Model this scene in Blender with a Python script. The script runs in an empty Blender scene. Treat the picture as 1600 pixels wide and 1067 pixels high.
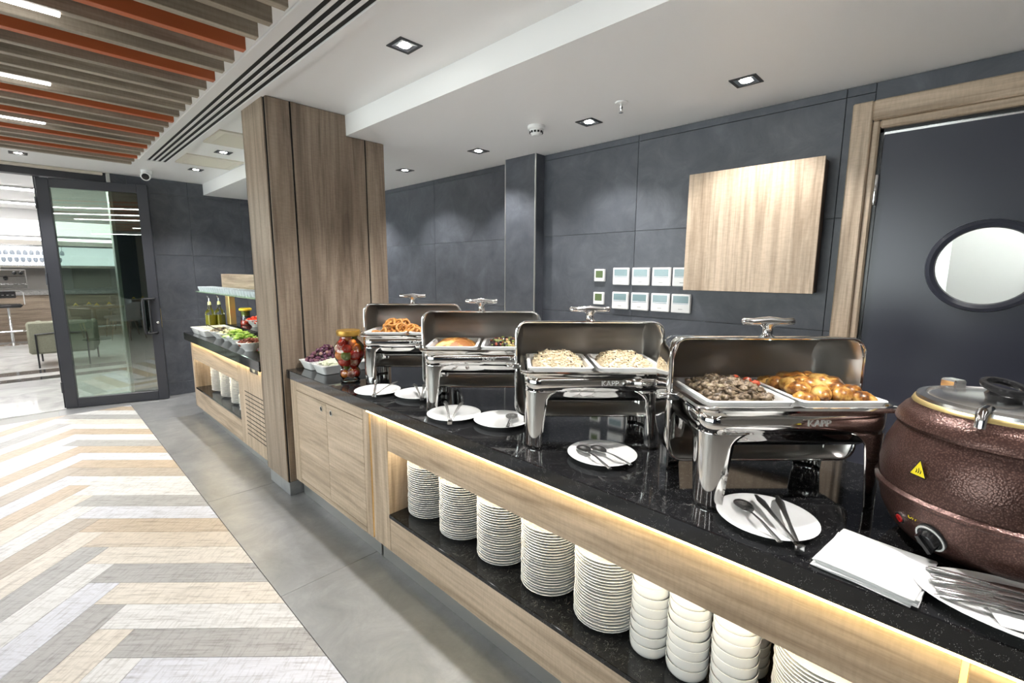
import bpy, bmesh, math, random
from mathutils import Vector, Matrix
random.seed(7)
PI = math.pi
sc = bpy.context.scene
COL = sc.collection

# ------------------------------------------------------------------ camera
cam_d = bpy.data.cameras.new('camera'); cam_d.sensor_width = 36.0
cam_d.lens = 36.0 * 727.78 / 1600.0; cam_d.clip_start = 0.02; cam_d.clip_end = 100
cam = bpy.data.objects.new('camera', cam_d); COL.objects.link(cam)
_p, _y, _r = (math.radians(a) for a in (8.465, 45.954, 0.275))
fw = Vector((math.sin(_y) * math.cos(_p), math.cos(_y) * math.cos(_p), -math.sin(_p)))
rt0 = Vector((math.cos(_y), -math.sin(_y), 0)); up0 = rt0.cross(fw)
rt = rt0 * math.cos(_r) + up0 * math.sin(_r); up = up0 * math.cos(_r) - rt0 * math.sin(_r)
m = Matrix((rt, up, -fw)).transposed().to_4x4(); m.translation = Vector((0, 0, 1.55))
cam.matrix_world = m
sc.camera = cam

# ------------------------------------------------------------------ world and exposure
w = bpy.data.worlds.new('world'); sc.world = w; w.use_nodes = True
w.node_tree.nodes['Background'].inputs[0].default_value = (.94, .97, 1, 1)
w.node_tree.nodes['Background'].inputs[1].default_value = 7.5
vs = sc.view_settings
vs.view_transform = 'Standard'; vs.look = 'None'; vs.gamma = 1.0; vs.use_curve_mapping = False
vs.exposure = 0.45
SPOT_W = 95.0        # recessed ceiling spots
LED_S = 12.0         # linear lamps between the ceiling slats
WARM_S = 30.0        # warm strips under the worktops
BAR_S = 42.0         # lamps of the bar room

# ------------------------------------------------------------------ materials
MATS = {}
def mat(name, color=(.8, .8, .8), rough=.5, metal=0.0, **k):
    if name in MATS: return MATS[name]
    M = bpy.data.materials.new(name); M.use_nodes = True
    b = M.node_tree.nodes['Principled BSDF']
    b.inputs['Base Color'].default_value = (*color, 1)
    b.inputs['Roughness'].default_value = rough
    b.inputs['Metallic'].default_value = metal
    for kk, v in k.items():
        b.inputs[kk.replace('_', ' ')].default_value = v
    MATS[name] = M
    return M
def nt(M): return M.node_tree.nodes, M.node_tree.links
def coords(M, scale, kind='Object', rnd=False):
    N, L = nt(M)
    tc = N.new('ShaderNodeTexCoord'); mp = N.new('ShaderNodeMapping')
    mp.inputs['Scale'].default_value = scale
    L.new(tc.outputs[kind], mp.inputs['Vector'])
    if rnd:
        oi = N.new('ShaderNodeObjectInfo'); mu = N.new('ShaderNodeVectorMath'); mu.operation = 'SCALE'
        mu.inputs[0].default_value = (17, 31, 23)
        L.new(oi.outputs['Random'], mu.inputs['Scale']); L.new(mu.outputs[0], mp.inputs['Location'])
    return mp.outputs[0]
def noise(M, vec, scale, detail=4, rough=.6, dist=0.0):
    N, L = nt(M); n = N.new('ShaderNodeTexNoise')
    n.inputs['Scale'].default_value = scale; n.inputs['Detail'].default_value = detail
    n.inputs['Roughness'].default_value = rough; n.inputs['Distortion'].default_value = dist
    L.new(vec, n.inputs['Vector']); return n.outputs[0]
def ramp(M, fac, stops):
    N, L = nt(M); r = N.new('ShaderNodeValToRGB')
    e = r.color_ramp.elements
    while len(e) < len(stops): e.new(.5)
    for i, (p, c) in enumerate(stops):
        e[i].position = p; e[i].color = (*c, 1) if len(c) == 3 else c
    L.new(fac, r.inputs[0]); return r.outputs[0]
def mix(M, fac, a, b, mode='MIX'):
    N, L = nt(M); x = N.new('ShaderNodeMix'); x.data_type = 'RGBA'; x.blend_type = mode
    for s, i in ((fac, 0), (a, 6), (b, 7)):
        if isinstance(s, (int, float)): x.inputs[i].default_value = s
        elif isinstance(s, tuple): x.inputs[i].default_value = (*s, 1)
        else: L.new(s, x.inputs[i])
    return x.outputs[2]
def setc(M, out, inp='Base Color'):
    M.node_tree.links.new(out, M.node_tree.nodes['Principled BSDF'].inputs[inp])
def bump(M, h, strength=.3, dist=.002):
    N, L = nt(M); b = N.new('ShaderNodeBump'); b.inputs['Strength'].default_value = strength
    b.inputs['Distance'].default_value = dist
    L.new(h, b.inputs['Height']); L.new(b.outputs[0], N['Principled BSDF'].inputs['Normal'])
def wood(name, axis, dark, mid, light, rough=.45, sc_=1.0):
    M = mat(name, mid, rough)
    a = [6.5 * sc_, 6.5 * sc_, 6.5 * sc_]; a[axis] = .5 * sc_
    v = coords(M, a, rnd=True)
    n1 = noise(M, v, 1.0, 4, .6, 2.2)
    b = [70, 70, 70]; b[axis] = 2.2
    v2 = coords(M, b, rnd=True)
    n2 = noise(M, v2, 1.0, 5, .7)
    c = [30, 30, 30]; c[axis] = 120
    n3 = noise(M, coords(M, c, rnd=True), 1.0, 2, .5)
    c1 = ramp(M, n1, [(.30, dark), (.5, mid), (.68, light)])
    c2 = ramp(M, n2, [(.32, (.62, .59, .56)), (.5, (.93, .92, .91)), (.66, (1.08, 1.07, 1.06))])
    c3 = ramp(M, n3, [(.35, (.93, .93, .92)), (.6, (1.02, 1.02, 1.02))])
    setc(M, mix(M, 1.0, mix(M, .85, c1, c2, 'MULTIPLY'), c3, 'MULTIPLY'))
    bump(M, n2, .15, .001)
    return M
OAK = ((.32, .235, .16), (.50, .39, .285), (.60, .475, .36))
oak_x = wood('oak_x', 0, *OAK); oak_y = wood('oak_y', 1, *OAK); oak_z = wood('oak_z', 2, *OAK)
GREY_OAK = ((.17, .125, .09), (.29, .225, .168), (.37, .295, .225))
col_z = wood('grey_oak_z', 2, *GREY_OAK); slat_x = wood('slat_oak_x', 0, (.24, .20, .16), (.37, .315, .25), (.47, .41, .335))
bar_x = wood('bar_wood_x', 0, (.16, .12, .085), (.28, .22, .165), (.38, .31, .24))

white_paint = mat('white_paint', (.86, .855, .85), .38)
steel = mat('polished_steel', (.80, .79, .77), .07, 1.0)
cutlery = mat('cutlery_steel', (.88, .88, .87), .24, 1.0)
chrome = mat('chrome', (.85, .85, .85), .12, 1.0)
kick = mat('brushed_kick_plate', (.72, .72, .70), .38, 1.0)
brushed = mat('brushed_steel_inside', (.58, .555, .53), .36, 1.0)
bump(brushed, noise(brushed, coords(brushed, (2, 2, 60)), 6, 3), .08, .002)
ceramic = mat('white_ceramic', (.83, .83, .82), .12)
black_metal = mat('black_powder_metal', (.018, .019, .022), .38)
door_metal = mat('anthracite_frame', (.035, .037, .045), .35)
black_plastic = mat('black_plastic', (.012, .012, .013), .25)
dark = mat('dark_recess', (.008, .008, .008), .7)
glass = mat('clear_glass', (1, 1, 1), .0, 0, Transmission_Weight=1.0, IOR=1.45)
green_glass = mat('greenish_glass', (.80, .93, .86), .0, 0, Transmission_Weight=1.0, IOR=1.45)
orange = mat('orange_lacquer', (.46, .115, .04), .4)
def emis(name, c, s):
    M = mat(name, c, .5); b = M.node_tree.nodes['Principled BSDF']
    b.inputs['Emission Color'].default_value = (*c, 1); b.inputs['Emission Strength'].default_value = s
    return M
led_white = emis('led_white', (1, .99, .98), LED_S)
led_warm = emis('led_warm', (1, .76, .32), WARM_S)
led_niche = emis('led_niche', (1, .93, .70), 24)
spot_face = emis('spot_face', (1, .97, .92), 30)
bar_lamp = emis('bar_lamp', (1, .98, .96), BAR_S)
# architectural pane: mostly clear with a real surface reflection
def pane(name, tint, refl=1.0, add=.02):
    M = bpy.data.materials.new(name); M.use_nodes = True; N, L = nt(M); N.clear()
    o = N.new('ShaderNodeOutputMaterial'); t = N.new('ShaderNodeBsdfTransparent'); g = N.new('ShaderNodeBsdfGlossy')
    t.inputs[0].default_value = (*tint, 1); g.inputs['Roughness'].default_value = .0
    f = N.new('ShaderNodeFresnel'); f.inputs[0].default_value = 1.65
    mu = N.new('ShaderNodeMath'); mu.operation = 'MULTIPLY_ADD'; mu.inputs[1].default_value = refl; mu.inputs[2].default_value = add; mu.use_clamp = True
    x = N.new('ShaderNodeMixShader'); L.new(f.outputs[0], mu.inputs[0]); L.new(mu.outputs[0], x.inputs[0]); L.new(t.outputs[0], x.inputs[1]); L.new(g.outputs[0], x.inputs[2]); L.new(x.outputs[0], o.inputs[0])
    MATS[name] = M; return M
door_pane = pane('door_pane', (.74, .86, .79), 1.6, .16)
thin_pane = pane('thin_pane', (.95, .98, .96), 1.0)

granite = mat('black_granite', (.010, .010, .011), .06)
def specks(M, base, sp, scale, th):
    N, L = nt(M); v = N.new('ShaderNodeTexVoronoi'); v.inputs['Scale'].default_value = scale
    L.new(coords(M, (1, 1, 1)), v.inputs['Vector'])
    n = noise(M, v.outputs['Position'] if 'Position' in v.outputs else coords(M, (1, 1, 1)), 60, 1)
    f = ramp(M, v.outputs['Distance'], [(th * .6, (1, 1, 1)), (th, (0, 0, 0))])
    g = ramp(M, n, [(.50, (0, 0, 0)), (.60, (1, 1, 1))])
    f2 = mix(M, 1.0, f, g, 'MULTIPLY')
    setc(M, mix(M, f2, base, sp))
specks(granite, (.011, .011, .012), (.34, .34, .32), 330, .25)
tile_dark = mat('slate_wall_tile', (.05, .053, .062), .42)
setc(tile_dark, ramp(tile_dark, noise(tile_dark, coords(tile_dark, (1, 1, 1), rnd=True), 5, 8, .7, .6), [(.3, (.050, .055, .067)), (.55, (.080, .087, .103)), (.75, (.115, .124, .143))]))
grout_dark = mat('dark_grout', (.13, .135, .14), .8)
tile_grey = mat('grey_floor_tile', (.25, .25, .255), .30)
setc(tile_grey, ramp(tile_grey, noise(tile_grey, coords(tile_grey, (1, 1, 1), rnd=True), 4, 9, .72, .5), [(.28, (.17, .175, .18)), (.52, (.235, .24, .245)), (.75, (.32, .322, .325))]))
grout_grey = mat('grey_grout', (.36, .36, .35), .8)
marble = mat('polished_marble', (.6, .6, .6), .07)
setc(marble, ramp(marble, noise(marble, coords(marble, (1, 1, 1)), 1.6, 9, .65, 1.5), [(.3, (.42, .42, .42)), (.55, (.62, .62, .61)), (.8, (.74, .74, .73))]))
dark_marble = mat('dark_marble', (.05, .05, .055), .1)
# weathered floor planks: a random tint each
plank_m = mat('weathered_plank', (.7, .7, .7), .46)
def plank_setup(M):
    N, L = nt(M); oi = N.new('ShaderNodeObjectInfo'); base = oi.outputs['Color']
    N['Principled BSDF'].inputs['Specular IOR Level'].default_value = .35
    g = noise(M, coords(M, (3, 34, 1), rnd=True), 2.0, 6, .72, .4)
    s = noise(M, coords(M, (60, 10, 1), rnd=True), 1.5, 3, .6, .3)
    c = mix(M, 1.0, base, ramp(M, g, [(.3, (.52, .50, .485)), (.48, (.86, .855, .85)), (.7, (.98, .98, .98))]), 'MULTIPLY')
    setc(M, mix(M, .55, c, ramp(M, s, [(.36, (.70, .69, .68)), (.5, (1, 1, 1))]), 'MULTIPLY'))
    bump(M, g, .12, .001)
plank_setup(plank_m)
hammer = mat('brown_hammered_enamel', (.10, .052, .042), .28, .55)
def ham(M):
    N, L = nt(M); v = N.new('ShaderNodeTexVoronoi'); v.inputs['Scale'].default_value = 260
    L.new(coords(M, (1, 1, 1)), v.inputs['Vector'])
    setc(M, ramp(M, v.outputs['Distance'], [(.1, (.17, .095, .078)), (.55, (.075, .038, .031))]))
    bump(M, v.outputs['Distance'], .45, .0012)
ham(hammer)
def speckled(name, stops, scale, rough=.5, bumpd=.002, detail=4):
    M = mat(name, stops[0][1], rough)
    n = noise(M, coords(M, (1, 1, 1), rnd=True), scale, detail, .65)
    setc(M, ramp(M, n, stops)); bump(M, n, .6, bumpd); return M
onion_m = speckled('fried_batter', [(.3, (.24, .085, .014)), (.5, (.48, .20, .04)), (.7, (.64, .32, .085))], 70, .45)
chicken_m = speckled('roast_chicken_skin', [(.36, (.05, .018, .007)), (.46, (.27, .10, .02)), (.54, (.50, .27, .06)), (.66, (.68, .46, .17))], 24, .28, .003)
meat_m = speckled('stewed_meat', [(.34, (.04, .026, .014)), (.47, (.15, .105, .065)), (.58, (.29, .22, .15)), (.70, (.20, .17, .06))], 45, .42, .003)
rice_m = speckled('pilaf_rice', [(.25, (.36, .27, .15)), (.45, (.58, .47, .31)), (.7, (.70, .60, .44))], 160, .55)
mash_m = speckled('spiced_mash', [(.40, (.72, .50, .17)), (.46, (.50, .25, .055)), (.52, (.27, .10, .022))], 16, .5)
grape_m = mat('grape_skin', (.10, .035, .06), .25)
setc(grape_m, ramp(grape_m, (lambda N: N.new('ShaderNodeObjectInfo').outputs['Random'])(grape_m.node_tree.nodes), [(0, (.07, .022, .05)), (.6, (.14, .045, .085)), (.88, (.22, .10, .11)), (1, (.42, .25, .20))]))
tomato_m = mat('tomato_red', (.62, .045, .02), .22)
peach_m = mat('pickle_orange', (.72, .22, .03), .25)
radish_m = speckled('pickle_pink', [(.4, (.62, .10, .09)), (.55, (.80, .62, .48))], 30, .3)
pale_m = mat('pale_vegetable', (.72, .68, .42), .4)
green_m = mat('pickle_green', (.22, .30, .03), .35)
lettuce_m = speckled('lettuce_leaf', [(.35, (.14, .30, .03)), (.6, (.42, .60, .09))], 20, .45)
olive_m = mat('olive_black', (.02, .012, .014), .25)
oil_m = mat('olive_oil', (.62, .55, .03), .1, 0, Transmission_Weight=.25, IOR=1.4)
brass_lid = mat('gold_lid', (.42, .24, .045), .35, .6)
napkin_m = mat('paper_napkin', (.74, .74, .735), .9)
fabric = speckled('sage_upholstery', [(.3, (.22, .22, .16)), (.7, (.31, .31, .235))], 90, .9)
grey_fabric = mat('grey_upholstery', (.30, .31, .33), .85)
plastic_w = mat('white_plastic', (.80, .80, .79), .3)
lcd = mat('lcd_blue_grey', (.20, .30, .32), .15)
lcd_g = mat('lcd_green', (.10, .15, .05), .2)
brass = mat('brass_post', (.60, .46, .20), .3, .8)
door_blue = mat('navy_door_paint', (.038, .041, .058), .28)
blue_wall = mat('blue_grey_wall', (.10, .12, .17), .7)
yellow_m = mat('sticker_yellow', (.85, .68, .02), .4)
red_lamp = mat('red_indicator', (.30, .01, .01), .12)
stone_top = speckled('bar_stone', [(.3, (.16, .155, .15)), (.7, (.33, .32, .31))], 40, .3)

# ------------------------------------------------------------------ mesh helpers
class MB:
    def __init__(s): s.v = []; s.f = []
    def add(s, v, f, M=None):
        o = len(s.v)
        s.v += [tuple(M @ Vector(p)) if M else tuple(p) for p in v]
        s.f += [tuple(i + o for i in q) for q in f]; return s
    def box(s, x0, x1, y0, y1, z0, z1, M=None):
        v = [(x, y, z) for z in (z0, z1) for y in (y0, y1) for x in (x0, x1)]
        return s.add(v, [(0, 2, 3, 1), (4, 5, 7, 6), (0, 1, 5, 4), (2, 6, 7, 3), (0, 4, 6, 2), (1, 3, 7, 5)], M)
    def bbox(s, x0, x1, y0, y1, z0, z1, b=.003):      # box with chamfered edges
        bm = bmesh.new(); bmesh.ops.create_cube(bm, size=1)
        for q in bm.verts: q.co = ((x0 + x1) / 2 + q.co.x * (x1 - x0), (y0 + y1) / 2 + q.co.y * (y1 - y0), (z0 + z1) / 2 + q.co.z * (z1 - z0))
        bmesh.ops.bevel(bm, geom=list(bm.edges), offset=b, segments=1, affect='EDGES')
        bm.verts.index_update()
        s.add([q.co[:] for q in bm.verts], [[q.index for q in f.verts] for f in bm.faces]); bm.free(); return s
    def lathe(s, prof, n=24, M=None, cap=True, sx=1, sy=1):
        v = [(r * math.cos(2 * PI * i / n) * sx, r * math.sin(2 * PI * i / n) * sy, z) for r, z in prof for i in range(n)]
        f = [(k * n + i, k * n + (i + 1) % n, (k + 1) * n + (i + 1) % n, (k + 1) * n + i) for k in range(len(prof) - 1) for i in range(n)]
        if cap:
            if prof[0][0] > 1e-6: f.append(tuple(range(n))[::-1])
            if prof[-1][0] > 1e-6: f.append(tuple((len(prof) - 1) * n + i for i in range(n)))
        return s.add(v, f, M)
    def tube(s, pts, r, n=8, M=None, flat=1.0, closed=False, updir=None):
        P = [Vector(p) for p in pts]; R = r if isinstance(r, (list, tuple)) else [r] * len(P)
        rings = []; pu = Vector(updir) if updir else None
        for i, p in enumerate(P):
            if closed: d = (P[(i + 1) % len(P)] - P[i - 1])
            else: d = P[min(i + 1, len(P) - 1)] - P[max(i - 1, 0)]
            d.normalize()
            u = pu if pu is not None else (Vector((0, 0, 1)) if abs(d.z) < .9 else Vector((1, 0, 0)))
            a = d.cross(u).normalized(); b = a.cross(d).normalized()
            if updir is None: pu = b
            rings.append([tuple(p + a * (R[i] * math.cos(2 * PI * k / n)) + b * (R[i] * flat * math.sin(2 * PI * k / n))) for k in range(n)])
        v = [q for g in rings for q in g]; m_ = len(P)
        f = [(i * n + k, i * n + (k + 1) % n, ((i + 1) % m_) * n + (k + 1) % n, ((i + 1) % m_) * n + k) for i in range(m_ if closed else m_ - 1) for k in range(n)]
        if not closed: f += [tuple(range(n))[::-1], tuple((m_ - 1) * n + k for k in range(n))]
        return s.add(v, f, M)
    def ball(s, r, M=None, u=10, vv=7, c=(0, 0, 0), sc3=(1, 1, 1)):
        prof = [(r * math.sin(PI * k / vv), -r * math.cos(PI * k / vv)) for k in range(vv + 1)]
        prof[0] = (1e-4, -r); prof[-1] = (1e-4, r)
        T = Matrix.Translation(c) @ Matrix.Diagonal((*sc3, 1))
        return s.lathe(prof, u, (M @ T) if M else T, cap=True)
    def prism(s, poly, z0, z1, M=None):
        n = len(poly)
        v = [(x, y, z0) for x, y in poly] + [(x, y, z1) for x, y in poly]
        return s.add(v, [tuple(range(n))[::-1], tuple(range(n, 2 * n))] + [(i, (i + 1) % n, n + (i + 1) % n, n + i) for i in range(n)], M)
    def mesh(s, name, mt, smooth=False, angle=40):
        me = bpy.data.meshes.new(name); me.from_pydata(s.v, [], s.f); me.validate()
        bm = bmesh.new(); bm.from_mesh(me); bmesh.ops.recalc_face_normals(bm, faces=bm.faces); bm.to_mesh(me); bm.free()
        me.materials.append(mt)
        if smooth:
            me.polygons.foreach_set('use_smooth', [True] * len(me.polygons))
            me.set_sharp_from_angle(angle=math.radians(angle))
        me.update(); return me
    def build(s, name, mt, parent=None, smooth=False, angle=40, **k):
        return obj(name, s.mesh(name, mt, smooth, angle), parent, **k)
def obj(name, me, parent=None, label=None, cat=None, group=None, kind=None, loc=None, rotz=None, rot=None):
    o = bpy.data.objects.new(name, me); COL.objects.link(o)
    if parent: o.parent = parent
    if loc: o.location = loc
    if rotz is not None: o.rotation_euler = (0, 0, rotz)
    if rot: o.rotation_euler = rot
    for kk, v in (('label', label), ('category', cat), ('group', group), ('kind', kind)):
        if v: o[kk] = v
    return o
def thing(name, label, cat, loc=(0, 0, 0), rotz=0, group=None):
    return obj(name, None, None, label, cat, group, None, loc, rotz)
def struct(name, mb, mt, label, parent=None, cat=None):
    o = mb.build(name, mt, parent)
    if not parent: o['kind'] = 'structure'; o['label'] = label; o['category'] = cat or name.split('_')[0]
    return o
def rrect(a, b, r, n=6):
    out = []
    for cx, cy, a0 in ((a - r, b - r, 0), (-a + r, b - r, 90), (-a + r, -b + r, 180), (a - r, -b + r, 270)):
        for k in range(n + 1):
            t = math.radians(a0 + 90 * k / n); out.append((cx + r * math.cos(t), cy + r * math.sin(t)))
    return out
def solidify(o, t, off=-1, mo=0):
    md = o.modifiers.new('thickness', 'SOLIDIFY'); md.thickness = t; md.offset = off; md.material_offset = mo
def copy_tree(o, loc, rotz=None, label=None, group=None):
    c = o.copy(); COL.objects.link(c); c.location = loc
    if rotz is not None: c.rotation_euler = (0, 0, rotz)
    if label: c['label'] = label
    if group: c['group'] = group
    for ch in o.children:
        d = ch.copy(); COL.objects.link(d); d.parent = c
        for g in ch.children:
            e = g.copy(); COL.objects.link(e); e.parent = d
    return c

# ================================================================== THE SETTING
XB, YE, ZC, ZL = 3.017, 7.0, 2.62, 2.485
XFB = .693; YFB = 6.83
def tiles(parent, name, mt, rects, plane, pos, t, gap=.003):
    """one box per tile; plane 'z','x-','y-': pos is the visible face, the tile reaches t behind it"""
    cache = {}
    for (a0, a1, b0, b1) in rects:
        a0 += gap / 2; a1 -= gap / 2; b0 += gap / 2; b1 -= gap / 2
        key = (round(a1 - a0, 4), round(b1 - b0, 4))
        if key not in cache:
            mb = MB(); h, k = key[0] / 2, key[1] / 2
            if plane == 'z': mb.bbox(-h, h, -k, k, -t, 0, .0012)
            elif plane == 'x-': mb.bbox(0, t, -h, h, -k, k, .0012)
            else: mb.bbox(-h, h, 0, t, -k, k, .0012)
            cache[key] = mb.mesh(name, mt)
        ca, cb = (a0 + a1) / 2, (b0 + b1) / 2
        obj(name, cache[key], parent, loc={'z': (ca, cb, pos), 'x-': (pos, ca, cb), 'y-': (ca, pos, cb)}[plane])
# floor
floor = struct('floor', MB().box(-4.65, XB + .2, -4, 7.15, -.12, -.012), grout_grey, 'restaurant floor of grey tiles and weathered chevron planks')
ys = [-4, -2.52, -1.4, -.28, 1.0, 2.212, 3.53, 4.71, 5.91, YFB]
tile_bounce = mat('bounce_aisle_tile', (.72, .71, .69), .35)  # unseen aisle floor, made pale to bounce light onto the lower ceiling
tiles(floor, 'floor_tile', tile_grey, [(x0, x1, ys[i], ys[i + 1]) for i in range(len(ys) - 1) for x0, x1 in ((XFB, 1.293), (1.293, 1.893))], 'z', 0, .012)
tiles(floor, 'floor_tile', tile_bounce, [(x0, x1, ys[i], ys[i + 1]) for i in range(len(ys) - 1) for x0, x1 in ((1.893, 2.493), (2.493, XB))], 'z', 0, .012)
tiles(floor, 'floor_tile', tile_grey, [(x0, x0 + .6, YFB, 7.1) for x0 in (.093, .693, 1.293, 1.893, 2.45)], 'z', 0, .012)
def clip(poly, ax, lim, keep_less):
    out = []
    for i in range(len(poly)):
        a, b = poly[i], poly[(i + 1) % len(poly)]
        ia = (a[ax] <= lim) == keep_less or a[ax] == lim; ib = (b[ax] <= lim) == keep_less or b[ax] == lim
        if ia: out.append(a)
        if ia != ib:
            t = (lim - a[ax]) / (b[ax] - a[ax]); out.append((a[0] + t * (b[0] - a[0]), a[1] + t * (b[1] - a[1])))
    return out
PW, PL = .155, .93
S2 = math.sqrt(.5); OX, OY = .06, 2.563
far_planks = MB(); nplank = 0
PAL = {'w': (.72, .72, .72), 'l': (.66, .675, .74), 'c': (.71, .66, .59), 't': (.54, .44, .335), 'i': (.64, .56, .465), 'g': (.43, .425, .42), 'b': (.48, .42, .355)}
SEQ = ('gwlcgw' + 'lgwcgcitlgwwbtltgwtwcgwtlcgwtbwclgtw', 'cwglwg' + 'wcglwgcbwctlbwtwltcgwtlcwbtgwlctgwwc')
for col in range(0, 5):
    for kind in (0, 1):
        for k in range(-52, 45):
            if kind == 0: p0, p1, q0, q1 = -k * PW, -k * PW + PL, k * PW, k * PW + PW
            else: p0, p1, q0, q1 = -k * PW - PW, -k * PW, k * PW + PW - PL, k * PW + PW
            p0 -= col * PL; p1 -= col * PL; q0 -= col * PL; q1 -= col * PL
            g = .0012
            R_ = [(p0 + g, q0 + g), (p1 - g, q0 + g), (p1 - g, q1 - g), (p0 + g, q1 - g)]
            poly = [(OX + (p + q) * S2, OY + (q - p) * S2) for p, q in R_]
            for ax, lim, kl in ((0, XFB - .002, True), (1, YFB - .002, True), (0, -4.49, False), (1, -3.98, False)):
                poly = clip(poly, ax, lim, kl)
                if len(poly) < 3: break
            if len(poly) < 3: continue
            cx = sum(p[0] for p in poly) / len(poly); cy = sum(p[1] for p in poly) / len(poly)
            seen = col == 0 and cy > 1.2 and cx > -.75
            if seen:
                ang = -PI / 4 if kind == 0 else PI / 4
                ca, sa = math.cos(-ang), math.sin(-ang)
                loc = [((x - cx) * ca - (y - cy) * sa, (x - cx) * sa + (y - cy) * ca) for x, y in poly]
                o = MB().prism(loc, -.010, 0).build('floor_plank', plank_m, floor, loc=(cx, cy, 0), rotz=ang); nplank += 1
                o.color = (*PAL[SEQ[kind][(k + 8) % len(SEQ[kind])]], 1)
            else: far_planks.prism(poly, -.010, 0)
fp = far_planks.build('floor_planks_beyond', plank_m, floor); fp['kind'] = 'stuff'; fp.color = (.56, .54, .51, 1)

# ceilings
ceiling = struct('ceiling', MB().box(-4.65, 1.65, -4, 7.15, ZC, ZC + .1), white_paint, 'white plaster ceiling above the buffet and dining room', cat='ceiling')
soff = struct('ceiling_soffit', MB().box(1.65, XB + .15, -4, 7.15, ZL, ZC + .1), white_paint, 'lower white ceiling over the serving aisle', cat='ceiling')

# back wall with tiles, a pilaster and the doorway
def wall_rects(a0, a1, cuts, zc):
    A = [a0] + [q for q in cuts if a0 < q < a1] + [a1]
    return [(A[i], A[i + 1], zc[j], zc[j + 1]) for i in range(len(A) - 1) for j in range(len(zc) - 1)]
ZW = [0, .64, 1.24, 1.84, 2.44, 2.485]
DY0, DY1, DZ = -.55, .42, 2.30
wb = MB()
wb.box(XB + .01, XB + .15, DY1, 7.15, 0, ZC).box(XB + .01, XB + .15, DY0, DY1, DZ, ZC).box(XB + .01, XB + .15, -4, DY0, 0, ZC)
wall_r = struct('wall_right', wb, grout_dark, 'dark slate-tiled wall behind the buffet')
cuts = [-3.0, -1.82, .54, 1.716, 2.9, 4.05, 5.24, 6.42]
tiles(wall_r, 'wall_tile', tile_dark, wall_rects(DY1, 7.0, cuts, ZW) + wall_rects(-4, DY0, cuts, ZW) + [(DY0, DY1, DZ, ZL)], 'x-', XB, .01, .0025)
pil = MB().box(2.91, XB, 2.562, 2.902, 0, ZL)
wall_p = struct('wall_pilaster', pil, tile_dark, 'shallow slate-clad pilaster standing out of the dark wall', cat='pilaster')
MB().bbox(2.906, 2.918, 2.556, 2.568, 0, ZL, .002).build('corner_trim', kick, wall_p)
MB().bbox(2.906, 2.914, 2.898, 2.906, 0, ZL, .002).build('corner_trim', kick, wall_p)
# end wall
WX0 = .74
we = MB().box(WX0, XB + .15, YE + .01, YE + .15, 0, ZC)
wall_e = struct('wall_end', we, grout_dark, 'dark slate-tiled end wall beside the glass door')
EZ = [0, .16, .945, 1.735, 2.45, 2.62]
tiles(wall_e, 'wall_tile', tile_dark, wall_rects(WX0, XB, [.9, 1.48, 2.06, 2.64], EZ), 'y-', YE, .01, .0025)
struct('trim_end_wall', MB().bbox(WX0 - .012, WX0 + .02, YE - .012, YE + .15, 0, ZC, .002), kick, 'added thin metal strip on the end wall corner, standing for a pale glass edge', cat='trim')  # metal strip added for the pale edge line behind the door glass
# unseen sides of the dining room close the space
XL = -4.5; WY0, WY1, WZ0, WZ1 = .2, 6.6, .35, 2.45
struct('wall_left', MB().box(XL - .15, XL, -4, WY0, 0, ZC + .1).box(XL - .15, XL, WY1, 7.15, 0, ZC + .1).box(XL - .15, XL, WY0, WY1, 0, WZ0).box(XL - .15, XL, WY0, WY1, WZ1, ZC + .1), blue_wall, 'blue-grey window wall at the far side of the dining room')
win = thing('window_1', 'row of tall daylight windows in the dining room wall', 'window', (XL, 0, 0)); win['kind'] = 'structure'
nw = 4; ww = (WY1 - WY0) / nw
for i in range(nw):
    MB().box(-.09, -.084, WY0 + i * ww + .04, WY0 + (i + 1) * ww - .04, WZ0 + .05, WZ1 - .05).build('pane', thin_pane, win)
for i in range(nw + 1):
    yy = WY0 + i * ww; MB().bbox(-.12, -.05, yy - .04, yy + .04, WZ0, WZ1, .004).build('mullion', door_metal, win)
MB().bbox(-.12, -.05, WY0, WY1, WZ1 - .05, WZ1, .004).build('head', door_metal, win)
MB().bbox(-.14, .04, WY0, WY1, WZ0, WZ0 + .05, .004).build('sill', white_paint, win)
pl_ = bpy.data.lights.new('window_portal', 'AREA'); pl_.shape = 'RECTANGLE'; pl_.size = WZ1 - WZ0; pl_.size_y = WY1 - WY0; pl_.cycles.is_portal = True
po = bpy.data.objects.new('window_portal', pl_); COL.objects.link(po); po.location = (XL - .16, (WY0 + WY1) / 2, (WZ0 + WZ1) / 2); po.rotation_euler = (0, -PI / 2, 0)
struct('wall_front', MB().box(-4.65, XB + .15, -4.15, -4, 0, ZC + .1), mat('warm_plaster', (.55, .53, .50), .8), 'plain plaster wall closing the dining room')
struct('wall_entrance', MB().box(-4.5, -1.9, YE, YE + .15, 0, ZC), tile_dark, 'dark wall left of the bar entrance')

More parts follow.
